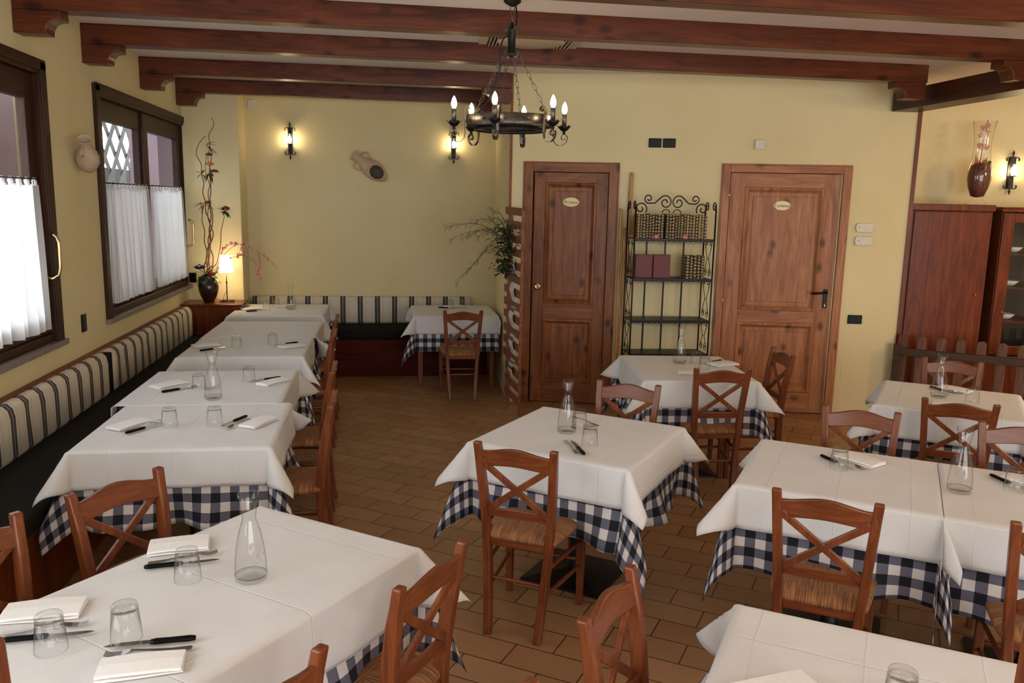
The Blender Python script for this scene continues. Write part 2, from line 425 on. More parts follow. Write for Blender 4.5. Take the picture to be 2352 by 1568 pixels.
b = MB(); b.box(-2.6, 7.8, -3.2, 9.6, -.1, 0)
tag(b.build('floor', 'terracotta_tile'), kind='structure')
b = MB(); b.box(-2.6, 7.8, -3.2, 9.6, 3.0, 3.1)
tag(b.build('ceiling', 'white_ceiling_paint'), kind='structure')
WX = -2.05
WINS = [(-.66, 1.96), (2.84, 5.46), (6.34, 8.96)]
b = MB(); ycur = -3.2
for y0, y1 in WINS:
    b.box(WX-.09, WX, ycur, y0, 0, 3.0); b.box(WX-.09, WX, y0, y1, 0, .96); b.box(WX-.09, WX, y0, y1, 2.63, 3.0); ycur = y1
b.box(WX-.09, WX, ycur, 9.5, 0, 3.0)
tag(b.build('wall_left', 'yellow_plaster'), kind='structure')
b = MB(); b.box(WX, 1.3, 9.28, 9.45, 0, 3.0)
tag(b.build('wall_back', 'yellow_plaster'), kind='structure')
b = MB(); b.box(WX, -1.5, 8.88, 9.28, 0, 3.0)
tag(b.build('wall_pillar', 'yellow_plaster', bevel=.006), kind='structure')
# niche side wall
b = MB(); v = [(1.106, 7.54), (1.19, 9.28), (1.35, 9.28), (1.24, 7.52)]
b.loft([[(x, y, 0) for x, y in v], [(x, y, 3.0) for x, y in v]])
tag(b.build('wall_niche', 'yellow_plaster'), kind='structure')
# door wall with two openings
b = MB(); U0, U1 = -.119, 3.40
for u0, u1, z0, z1 in ((U0, .08, 0, 3), (.08, .775, 2.16, 3), (.775, 1.845, 0, 3), (1.845, 2.80, 2.18, 3), (2.80, U1, 0, 3)):
    b.box(u0, u1, 0, .14, z0, z1, DW)
b.box(-.02, 1.0, .14, .18, 0, 2.4, DW); b.box(1.7, 2.95, .14, .18, 0, 2.4, DW)  # backing added behind both doors to stop outside light in the gaps
tag(b.build('wall_doors', 'yellow_plaster'), kind='structure')
# recess behind the cabinets: its back wall stands .5 m deeper
b = MB(); b.box(3.2, 7.4, .45, .57, 0, 3.0, DW); b.box(3.30, 3.40, .14, .45, 0, 3.0, DW)
tag(b.build('wall_recess', 'yellow_plaster'), kind='structure')
b = MB(); b.box(7.5, 7.65, -3.2, 8.0, 0, 3)
tag(b.build('wall_right', 'yellow_plaster'), kind='structure')
b = MB(); b.box(-2.05, -.8, -3.2, -3.05, 0, 3); b.box(5.2, 7.5, -3.2, -3.05, 0, 3); b.box(-.8, 5.2, -3.2, -3.05, 2.6, 3)
tag(b.build('wall_rear', 'yellow_plaster'), kind='structure')
# wooden corner strips on the wall edges
b = MB(); b.box(U0-.012, U0+.012, -.012, .0, 0, 3.0, DW)
tag(b.build('trim_1', 'trellis_wood'), kind='structure')
b = MB(); b.box(U1-.01, U1+.022, -.012, .08, 0, 2.75, DW)
tag(b.build('trim_2', 'mahogany'), kind='structure')
# painted-over hatch
b = MB(); b.box(2.94, 3.29, -.003, 0, .335, .485, DW)
tag(b.build('service_hatch', 'yellow_plaster', bevel=.002), 'small painted access panel low on the yellow wall right of the toilet door', 'panel')

# ------------------------------------------------------------------ ceiling beams and corbels
def corbel_profile(side):     # in x,z ; side=+1 opens to +x
    pts = [(0, 0), (0, -.125), (.17, -.125)]
    pts += [(.17 + .055*math.sin(a), -.07 - .055*math.cos(a)) for a in []]
    for k in range(7):
        a = k/6*PI/2
        pts.append((.235 - .065*math.cos(a), -.11 + .065*math.sin(a)))
    pts += [(.25, -.045), (.25, 0)]
    return [(side*x, z) for x, z in pts]
beams = [('first exposed ceiling beam, nearest the camera at the top right', 4.12, WX, 5.4, False),
         ('long exposed ceiling beam passing behind the chandelier stem', 5.12, WX, 4.30, True),
         ('exposed ceiling beam ending above the main girder near the toilet door', 6.17, WX, 4.22, True),
         ('exposed ceiling beam over the niche, second from the back wall', 7.50, WX, 1.09, True),
         ('exposed ceiling beam over the niche, closest to the back wall', 8.70, WX, 1.15, True)]
for i, (lab, y, x0, x1, rc) in enumerate(beams):
    e = empty('ceiling_beam', (0, y, 0), 0, lab, 'beam', 'exposed ceiling beams')
    b = MB(); b.box(x0+.001, x1, 0, .13, 2.865, 3.0); b.build('timber', 'beam_wood', e, bevel=.006)
    prof = corbel_profile(1)
    b = MB(); b.loft([[(x0+.001+p[0], yy, 2.865+p[1]) for p in prof] for yy in (.0, .13)]); b.build('corbel', 'beam_wood', e, bevel=.004)
    if rc:
        xr = x1 if x1 < 2 else x1-.01
        prof = corbel_profile(-1)
        b = MB(); b.loft([[(xr+p[0], yy, 2.865+p[1]*(1 if x1 < 2 else 1)) for p in prof] for yy in (.0, .13)]); b.build('corbel', 'beam_wood', e, bevel=.004)
e = empty('main_girder', (4.27, 0, 0), 0, 'dark main timber girder running towards the camera above the right wall edge', 'beam')
b = MB(); b.box(0, .24, -1.0, 6.70, 2.70, 2.862); b.build('timber', 'girder_wood', e, bevel=.008)

# ------------------------------------------------------------------ doors
def door(name, u0, u1, zt, cas, mats, panel, low, sign, su, sz):
    wd, rl = mats
    e = empty(name, DP, DA, kind='structure')
    l0, l1 = u0+cas, u1-cas
    b = MB()
    for a0, a1 in ((u0, l0), (l1, u1)):
        b.box(a0, a1, -.022, 0, 0, zt)
        b.box(a0+(.012 if a0 == u0 else 0), a1-(0 if a0 == u0 else .012), -.03, -.022, 0, zt-.012)
    b.build('casing', wd, e, bevel=.005)
    b = MB(); b.box(l0, l1, -.022, 0, zt-cas, zt); b.box(l0, l1, -.03, -.022, zt-cas, zt-.012); b.build('casing_head', rl, e, bevel=.005)
    b = MB(); b.box(l0-.012, l0, -.001, .13, 0, zt-cas); b.box(l1, l1+.012, -.001, .13, 0, zt-cas); b.box(l0, l1, -.001, .13, zt-cas, zt-cas+.012)
    b.build('door_jamb', wd, e)
    f0, f1, ft = l0+.012, l1-.004, zt-cas-.004
    leaf = MB()
    p0, p1, pz0, pz1 = panel; q0, q1, qz0, qz1 = low
    leaf.box(f0, p0, .012, .05, .008, ft); leaf.box(p1, f1, .012, .05, .008, ft)
    lo = leaf.build('door_leaf', wd, e, bevel=.002)
    b = MB(); b.box(p0, p1, .012, .05, pz1, ft); b.box(p0, p1, .012, .05, qz1, pz0); b.box(p0, p1, .012, .05, .008, qz0)
    b.build('door_rail', rl, e, bevel=.002)
    for a0, a1, b0, b1 in (panel, low):
        m = MB(); m.box(a0, a1, .028, .045, b0, b1)
        m.box(a0+.075, a1-.075, .019, .028, b0+.075, b1-.075)
        m.build('door_panel', wd, e, bevel=.006)
        m = MB()                         # moulding ring
        def ring(t, y): return [(a0+t, y, b0+t), (a1-t, y, b0+t), (a1-t, y, b1-t), (a0+t, y, b1-t)]
        m.loft([ring(-.004, .012), ring(.002, .002), ring(.014, .0), ring(.022, .006), ring(.03, .016), ring(.042, .026)], True, False)
        m.build('panel_moulding', wd, e)
    if sign:
        s = MB(); n = 40
        for rr, y0, y1 in ((1, .004, .012), ):
            pass
        r_out = [(su+.082*math.cos(2*PI*k/n), .010, sz+.037*math.sin(2*PI*k/n)) for k in range(n)]
        def rg(sc, y): return [(su+.074*sc*math.cos(2*PI*k/n), y, sz+.042*sc*math.sin(2*PI*k/n)) for k in range(n)]
        s.loft([rg(1, .019), rg(1, .010), rg(.93, .0085), rg(.90, .0105), rg(.02, .0105)], True, True, False)
        so = s.build('name_plate', 'sign_enamel', e)
        lettering('lettering', sign, .038, 'sign_ink', so, Matrix.Translation((su, .0098, sz-.002)) @ Matrix.Rotation(PI/2, 4, 'X') @ Matrix.Scale(.95, 4, (1, 0, 0)))
    return e
d1 = door('door_1', 0, .865, 2.235, .09, ('dark_pine_door', 'dark_pine_rail'), (.205, .665, .95, 2.05), (.205, .665, .2, .80), 'Privato', .438, 1.879)
b = MB(); b.lathe([(.034, 0), (.034, .006), (.022, .012), (.012, .012), (.011, .004), (.002, .004)], 24, XF((.150, .012, 1.10), rx=PI/2)); b.build('door_knob', 'brass', d1)
d2 = door('door_2', 1.765, 2.885, 2.245, .075, ('pine_door', 'pine_rail'), (1.985, 2.665, .95, 2.04), (1.985, 2.665, .2, .83), 'Toilette', 2.312, 1.887)
b = MB(); b.box(2.728, 2.766, .004, .012, .985, 1.155); b.tube([(2.748, .008, 1.128), (2.748, -.045, 1.128)], .009, 10)
b.tube([(2.748, -.045, 1.128), (2.70, -.048, 1.124), (2.612, -.046, 1.118)], [.010, .009, .011], 10); b.build('door_handle', 'black_plastic', d2, bevel=.003)
b = MB(); b.tube([(2.747, .006, 1.02), (2.747, .0, 1.02)], .009, 12); b.box(2.743, 2.751, 0.0, .006, 1.0, 1.02); b.build('keyhole', 'steel', d2)
for z in (1.97, 1.02, .3):
    b = MB(); b.tube([(1.843, -.002, z-.04), (1.843, -.002, z+.04)], .006, 8); b.build('hinge', 'steel', d2)

# ------------------------------------------------------------------ windows
def window(idx, y0, y1, handles=True):
    e = empty('window_%d' % idx, (WX, 0, 0), kind='structure')
    z0, z1 = .96, 2.63
    b = MB()
    for a0, a1 in ((y0-.01, y0+.075), (y1-.075, y1+.01)):
        b.box(-.085, .018, a0, a1, z0, z1); b.box(.018, .028, a0, a1, z0, z1)
    b.build('window_frame', 'window_wood', e, bevel=.006)
    b = MB(); b.box(-.085, .018, y0+.075, y1-.075, z1-.075, z1+.01); b.box(.018, .028, y0-.01, y1+.01, z1-.05, z1+.012); b.box(-.085, .0, y0+.075, y1-.075, z0, z0+.05)
    b.build('window_frame_rail', 'window_rail_wood', e, bevel=.006)
    ym = (y0+y1)/2 - .03
    for s0, s1, dx in ((y0+.075, ym+.06, -.05), (ym-.02, y1-.075, .0)):
        dx *= .5
        b = MB(); st = .13
        b.box(-.075+dx, -.02+dx, s0, s0+st, z0+.05, z1-.075); b.box(-.075+dx, -.02+dx, s1-st, s1, z0+.05, z1-.075)
        b.build('sash_stile', 'window_wood', e, bevel=.006)
        b = MB(); b.box(-.075+dx, -.02+dx, s0+st, s1-st, z1-.075-.15, z1-.075); b.box(-.075+dx, -.02+dx, s0+st, s1-st, z0+.05, z0+.05+.12)
        b.build('sash_rail', 'window_rail_wood', e, bevel=.006)
        b = MB(); b.box(-.05+dx, -.044+dx, s0+st-.01, s1-st+.01, z0+.16, z1-.22); b.build('window_pane', 'window_glass', e)
        # curtain
        lab = {1: 'white half-height sheer curtain in the left part of a window out of view', 2: '', 3: ''}
        c = empty('cafe_curtain', (WX-.008+dx*0, 0, 0), 0, CURT[(idx, 0 if dx else 1)], 'curtain', 'white cafe curtains on rods')
        c0, c1 = s0+st-.03, s1-st+.03
        b = MB(); b.tube([(.002, c0-.01, 1.945), (.002, c1+.01, 1.945)], .005, 8); b.build('curtain_rod', 'black_iron', c)
        b = MB(); k = max(6, int((c1-c0)/.1))
        def cf(u, v, c0=c0, c1=c1):
            z = 1.91 - v*(.86); y = c0 + u*(c1-c0)
            a = .013 + .022*v
            return (.012 + a*math.sin(u*2*PI*k*.9+1.1*math.sin(u*9)) + .008*math.sin(u*31+v*2), y + .01*math.sin(v*3+u*20), z + .006*math.sin(u*2*PI*k*.9))
        b.grid(110, 24, cf); b.build('curtain_fabric', 'sheer_cotton', c)
        b = MB()
        for q in range(k+1):
            y = c0+.02+q*(c1-c0-.04)/k
            b.strip([(.012, y, 1.905), (.010, y, 1.93), (.002, y, 1.952), (-.006, y, 1.93), (.0, y, 1.905)], (0, 1, 0), .035, .0015)
        b.build('curtain_tab', 'sheer_cotton', c)
    if handles:
        b = MB(); yh = y1-.14
        b.box(-.02, -.004, yh-.02, yh+.02, 1.27, 1.44); ob = b.build('handle_plate', 'brass', e, bevel=.004)
        pts = [(-.004, yh, 1.36), (.04, yh, 1.355), (.075, yh, 1.375), (.085, yh, 1.42), (.085, yh, 1.57), (.075, yh, 1.605), (.045, yh, 1.625)]
        b = MB(); b.tube(pts, .0095, 10); b.build('window_handle', 'brass', e)
    b = MB(); b.box(-.12, .045, y0-.03, y1+.03, z0-.035, z0); b.build('window_sill', 'granite', e, bevel=.003)
    return e
CURT = {(3, 0): 'white half-height curtain in a window behind the camera, left sash', (3, 1): 'white half-height curtain in a window behind the camera, right sash',
        (1, 0): 'white half-height curtain of the near window, left sash out of the picture', (1, 1): 'white half-height curtain at the left edge of the photo, in the nearest window',
        (2, 0): 'white half-height curtain in the left sash of the window beside the wall jug', (2, 1): 'white half-height curtain in the right sash, next to the corner with the dried branches'}
window(1, *WINS[1]); window(2, *WINS[2])
b = MB()
for a, c_ in ((-.66, -.58), (.6, .7), (1.88, 1.96)): b.box(WX-.12, WX, a, c_, .96, 2.63)
b.box(WX-.12, WX, -.66, 1.96, 2.55, 2.63); b.box(WX-.12, WX, -.66, 1.96, .96, 1.05)
tag(b.build('window_3', 'window_wood'), kind='structure')

# outside the windows
b = MB(); b.box(-3.3, -2.95, 5.6, 7.27, 0, 3.4); tag(b.build('porch_pillar', 'purple_render'), 'mauve rendered pillar outside, seen through the nearest window', 'pillar')
b = MB(); b.box(-3.2, -2.98, 7.27, 7.58, 0, 3.4); tag(b.build('porch_post', 'beige_render'), 'beige post outside beside the mauve pillar of the nearest window', 'post')
b = MB(); b.box(-3.3, -2.95, 11.45, 12.2, 0, 3.6); tag(b.build('porch_pillar', 'purple_render'), 'mauve rendered pillar outside, seen through the far window beside the lattice', 'pillar')
b = MB(); b.box(-3.2, -2.98, 12.2, 12.5, 0, 3.6); tag(b.build('porch_post', 'beige_render'), 'beige post outside at the right edge of the far window', 'post')
e = empty('garden_lattice', (-3.7, 0, 0), 0, 'weathered diagonal garden lattice outside the far window', 'lattice')
b = MB()
for k in range(-3, 12):
    y = 8.4+k*.48
    for sgn in (1, -1):
        p = [(0+.01*sgn, y, 1.9), (.01*sgn, y+sgn*1.5, 3.4)]
        b.strip(p, (0, 1, 0), .13, .012)
b.build('lattice_slats', 'lattice_wood', e)
b = MB(); b.box(-.03, .03, 7.4, 14, 3.38, 3.46); b.box(-.03, .03, 7.4, 14, 1.84, 1.92)
for y in (8.6, 10.9, 13.4): b.box(-.04, .04, y, y+.08, 0, 3.45)
b.build('lattice_frame', 'lattice_wood', e)
b = MB(); b.box(-3.95, -3.85, 7.4, 14, 0, 2.22); tag(b.build('garden_wall', 'lattice_wood'), 'low grey garden wall behind the lattice outside', 'wall')
b = MB(); b.box(-4.2, -2.15, 10.6, 14, 3.5, 3.6); tag(b.build('porch_shade_roof', 'grey_render'), kind='structure')  # unseen roof slab, added to keep the far pillar in shade
b = MB(); b.box(-2.3, -2.16, 9.5, 14, 0, 3.5); tag(b.build('wall_outside_shade', 'purple_render'), kind='structure')  # unseen wall run, added so less sky light reaches the far pillar
b = MB(); b.box(-9, -2.3, -4, 16, -.3, -.1); tag(b.build('porch_floor', 'grey_render'), kind='structure')

# ------------------------------------------------------------------ banquettes
def cushion(b, x0, x1, y0, y1, z0, z1, r=.03):
    b.box(x0, x1, y0, y1, z0, z1)
e = empty('banquette', (WX, 0, 0), 0, 'long banquette under the windows with black seat and striped back cushions', 'bench')
b = MB(); b.box(.002, .50, 1.2, 8.45, 0, .40); b.build('bench_base', 'mahogany', e, bevel=.004)
b = MB(); b.box(.002, .055, 1.2, 8.45, .40, .785); b.build('back_board', 'trellis_wood', e, bevel=.003)
b = MB(); b.box(.06, .53, 1.2, 8.44, .402, .50); b.build('seat_cushion', 'black_seat_fabric', e, bevel=.03, seg=4)
for k, (y0, y1) in enumerate(((1.2, 3.15), (3.16, 5.93), (5.97, 8.42))):
    b = MB()
    n = 60
    def rr(t): return t
    prof = [(.058, .49), (.125, .49), (.14, .52), (.14, .72), (.13, .765), (.105, .79), (.075, .792), (.058, .775)]
    rings = []
    for i in range(n+1):
        y = y0 + (y1-y0)*i/n; sh = .02 if i in (0, n) else 0
        dent = .012*sum(math.exp(-((y-yc)/.08)**2) for yc in [y0+.3+j*.6 for j in range(int((y1-y0)/.6))])
        rings.append([(px_-(dent if (px_ > .12 and .6 < pz_ < .75) else 0) - (sh if px_ > .06 else 0), y, pz_-(sh*.5 if pz_ > .7 else 0)) for px_, pz_ in prof])
    b.loft(rings, True, True, True)
    o = b.build('back_cushion', 'stripe_canvas_y', e)
b = MB(); b.box(.062, .142, 5.93, 5.97, .50, .782); b.build('cushion_gap_strap', 'black_seat_fabric', e, bevel=.008)
e = empty('banquette', (0, 8.7, 0), 0, 'banquette along the back wall with black seat, striped back and dark red wooden front', 'bench')
b = MB(); b.box(-1.44, 1.06, 0, .57, 0, .40); b.build('bench_base', 'bench_wood', e, bevel=.004)
b = MB(); b.box(-1.44, 1.06, -.02, .49, .402, .505); b.build('seat_cushion', 'black_seat_fabric', e, bevel=.03, seg=4)
b = MB(); b.loft([[(x, yy, zz) for yy, zz in ((.57, .50), (.50, .50), (.485, .53), (.485, .75), (.50, .785), (.53, .80), (.565, .795))] for x in [-1.465+i*(2.385)/40 for i in range(41)]], True, True, True)
b.build('back_cushion', 'stripe_canvas_x', e)
# lamp cupboard in the corner
e = empty('corner_cupboard', (-1.755, 8.67, 0), 0, 'low reddish wooden cupboard in the window corner holding vase and table lamp', 'cupboard')
b = MB(); b.box(-.28, .28, -.19, .2, 0, .775); b.build('cupboard_body', 'mahogany', e, bevel=.004)
b = MB(); b.box(-.293, .30, -.2, .205, .776, .80); b.build('cupboard_top', 'mahogany', e, bevel=.005)

# ------------------------------------------------------------------ chair
def post_y(z):
    if z < .45: return -.185 - .045*((.45-z)/.45)**1.8
    return -.185 - .058*((z-.45)/.42)**1.5
def post_x(z): return .115 + .056*z/.87
def make_chair():
    e = empty('dining_chair')
    for s in (-1, 1):
        b = MB(); rings = []
        for i in range(15):
            z = .87*i/14; x = s*post_x(z); y = post_y(z)
            wx = .017; wy = .019 + .004*math.sin(PI*min(1, z/.87)) - (.004 if z > .8 else 0)
            rings.append([(x-wx, y-wy, z), (x+wx, y-wy, z), (x+wx, y+wy, z), (x-wx, y+wy, z)])
        b.loft(rings); b.build('back_leg', 'chair_wood', e, bevel=.006)
    for s in (-1, 1):
        b = MB(); r0 = .0155
        b.loft([[(s*.178-w_, .185-w_, z), (s*.178+w_, .185-w_, z), (s*.178+w_, .185+w_, z), (s*.178-w_, .185+w_, z)] for z, w_ in ((0, .0145), (.25, .0175), (.45, .0185))])
        b.build('front_leg', 'chair_wood', e, bevel=.005)
    # crest rail
    b = MB(); rings = []
    for i in range(21):
        t = -1+2*i/20; x = t*.160; hump = (1+math.cos(PI*t))/2
        z0 = .765 + .012*hump; z1 = .832 + .026*hump; yb = .012*(1-t*t)
        rings.append([(x, post_y(z0)-yb-.010, z0), (x, post_y(z0)-yb+.010, z0), (x, post_y(z1)-yb+.010, z1), (x, post_y(z1)-yb-.010, z1)])
    b.loft(rings); b.build('crest_rail', 'chair_rail_wood', e, bevel=.004)
    # lower back rail
    b = MB(); rings = []
    for i in range(11):
        t = -1+2*i/10; x = t*.140; z0 = .532+.004*(1-t*t); z1 = .572+.004*(1-t*t); yb = .01*(1-t*t)
        rings.append([(x, post_y(z0)-yb-.009, z0), (x, post_y(z0)-yb+.009, z0), (x, post_y(z1)-yb+.009, z1), (x, post_y(z1)-yb-.009, z1)])
    b.loft(rings); b.build('lower_back_rail', 'chair_rail_wood', e, bevel=.003)
    for s in (-1, 1):
        b = MB(); rings = []
        for i in range(9):
            t = i/8; x = s*(-.138+.290*t); z = .560+.222*t; hw = .0135
            dx, dz = .222, -.290; L = math.hypot(dx, dz); ox, oz = s*dx/L*hw, dz/L*hw
            yy = post_y(z) - .008 + (.0006*s); h = .0075
            rings.append([(x-ox, yy-h, z-oz), (x+ox, yy-h, z+oz), (x+ox, yy+h, z+oz), (x-ox, yy+h, z-oz)])
        b.loft(rings); b.build('cross_brace', 'chair_wood', e, bevel=.003)
    # rush seat
    b = MB(); n = 26
    def seat(u, v):
        s, t = 2*u-1, 2*v-1
        hw = .168 + .034*(t+1)/2
        e_ = max(abs(s), abs(t))**7
        k = 1-.06*(abs(s)**6*abs(t)**6)
        dip = -.012*(1-s*s)*(1-t*t) + .004*math.exp(-((abs(s)-abs(t))/.06)**2)
        return (s*hw*k, .005+t*.198*k, .472 - .024*e_ + dip)
    b.grid(n, n, seat)
    edge = [(i/n, 0) for i in range(n)] + [(1, i/n) for i in range(n)] + [(1-i/n, 1) for i in range(n)] + [(0, 1-i/n) for i in range(n)]
    top = [seat(*p) for p in edge]
    rings = [top, [(x*1.018, y*1.018, z-.010) for x, y, z in top], [(x*1.0, y*1.0, z-.022) for x, y, z in top], [(x*.6, y*.6, z-.024) for x, y, z in top]]
    b.loft(rings, True, False, True)
    b.add([rings[-1][i] for i in range(len(top))], [tuple(range(len(top)))])
    b.build('rush_seat', 'rush_weave', e)
    # stretchers
    def bar(name, p0, p1, r=.009):
        p0, p1 = Vector(p0), Vector(p1)
        m = MB(); m.tube([p0, p0.lerp(p1, .15), p0.lerp(p1, .5), p0.lerp(p1, .85), p1], [r*.8, r, r*1.1, r, r*.8], 8); m.build(name, 'chair_rail_wood', e)
    bar('back_stretcher', (-post_x(.25), post_y(.25), .25), (post_x(.25), post_y(.25), .25), .008)
    for s in (-1, 1):
        for z in (.20, .32):
            bar('side_stretcher', (s*post_x(z), post_y(z), z), (s*.178, .185, z))
    b = MB(); b.box(-.165, .165, .178, .192, .335, .375); b.build('front_stretcher', 'chair_rail_wood', e, bevel=.003)
    bar('front_stretcher', (-.178, .185, .225), (.178, .185, .225))
    b = MB(); b.box(-.15, .15, -.192, -.176, .395, .435); b.build('seat_rail', 'chair_rail_wood', e, bevel=.003)
    return e
chair0 = make_chair(); used = [False]
def chair(p0, p1, facing, label, group='cross-backed rush-seat dining chairs'):
    """p0,p1: outer top corners of the two back posts; facing: degrees"""
    mx, my = (p0[0]+p1[0])/2, (p0[1]+p1[1])/2
    c = chair0 if not used[0] else copy_tree(chair0)
    used[0] = True
    f = math.radians(facing); dx, dy = math.cos(f), math.sin(f)
    c.location = (mx+dx*.243, my+dy*.243, 0); c.rotation_euler = (0, 0, f-PI/2)
    tag(c, label, 'chair', group)
    return c
S = 'cross-back chair '
CH = [((.349, 3.335), (.687, 3.154), 60, S+'in the middle of the room, drawn back from the square table, seen whole'),
 ((1.365, 2.672), (1.694, 2.459), 57, S+'in front of the joined tables at right, near the seam'),
 ((2.014, 2.291), (2.345, 2.08), 57, S+'cut off by the right photo edge, in front of the joined tables'),
 ((2.213, 3.85), (2.546, 3.649), -122, S+'on the far side of the left joined table, back towards the toilet door'),
 ((2.831, 3.488), (3.16, 3.29), -122, S+'on the far side of the right joined table, cut by the photo edge'),
 ((1.189, 4.517), (1.518, 4.327), -120, S+'on the far side of the central square table, only its back showing'),
 ((1.876, 4.799), (2.276, 4.781), 87, S+'at the near side of the table before the bookshelf'),
 ((2.776, 5.551), (2.753, 5.168), 176, S+'standing side-on in front of the toilet door'),
 ((2.864, 3.963), (3.187, 3.768), 58, S+'at the near side of the table by the picket fence'),
 ((3.67, 5.124), (3.985, 4.905), -124, S+'between the picket fence and its table, paler wood'),
 ((.500, 7.534), (.873, 7.537), 90, S+'at the small table in the niche by the slatted trellis'),
 ((-.278, 4.345), (-.284, 3.945), 180, S+'nearest of those along the window-row tables'),
 ((-.331, 5.145), (-.325, 4.755), 180, S+'second from the front along the window-row tables'),
 ((-.415, 6.464), (-.405, 6.074), 180, S+'third from the front along the window-row tables'),
 ((-.443, 7.293), (-.431, 6.903), 180, S+'farthest along the window-row tables'),
 ((-1.077, 2.799), (-.838, 3.110), -38, S+'on the window side of the foreground table, front legs hidden'),
 ((-1.385, 2.374), (-1.165, 2.69), -38, S+'at the left photo edge, one back post showing'),
 ((.016, 2.010), (.227, 2.326), 146, S+'on the aisle side of the foreground table, close to the camera'),
 ((-.36, 1.455), (-.143, 1.770), 146, S+'at the bottom edge, only a back post and top rail in view'),
 ((.452, 1.794), (.685, 2.112), -36, S+'at the left side of the front right table, backrest turned to the aisle'),
 ((.085, 1.27), (.305, 1.596), -36, S+'at the bottom centre edge, only the tip of a post in view')]
for c in CH: chair(*c)

# ------------------------------------------------------------------ tables and cloths
TOPZ = .735
def table(cx, cy, ang, wx, wy, label, style='pedestal'):
    e = empty('restaurant_table', (cx, cy, 0), math.radians(ang), label, 'table', 'cloth-covered restaurant tables')
    b = MB(); b.box(-wx/2, wx/2, -wy/2, wy/2, TOPZ-.03, TOPZ); b.build('table_top', 'table_wood', e, bevel=.004)
    if style == 'pedestal':
        b = MB(); b.lathe([(.045, .03), (.035, .06), (.035, TOPZ-.06), (.06, TOPZ-.031)], 20); b.build('pedestal', 'dark_table_paint', e)
        b = MB(); q = .21 if wx > .7 else .19; b.loft([[(-q, -q, 0), (q, -q, 0), (q, q, 0), (-q, q, 0)], [(-q, -q, .012), (q, -q, .012), (q, q, .012), (-q, q, .012)], [(-.05, -.05, .035), (.05, -.05, .035), (.05, .05, .035), (-.05, .05, .035)]])
        b.build('base_plate', 'dark_table_paint', e)
    else:
        for sx in (-1, 1):
            for sy in (-1, 1):
                b = MB(); x, y = sx*(wx/2-.05), sy*(wy/2-.05)
                b.loft([[(x-q, y-q, z), (x+q, y-q, z), (x+q, y+q, z), (x-q, y+q, z)] for z, q in ((0, .022), (TOPZ-.031, .03))]); b.build('table_leg', 'chair_wood', e, bevel=.004)
        b = MB(); b.box(-wx/2+.05, wx/2-.05, -wy/2+.04, -wy/2+.06, TOPZ-.11, TOPZ-.031); b.box(-wx/2+.05, wx/2-.05, wy/2-.06, wy/2-.04, TOPZ-.11, TOPZ-.031); b.build('table_apron', 'chair_wood', e)
    return e
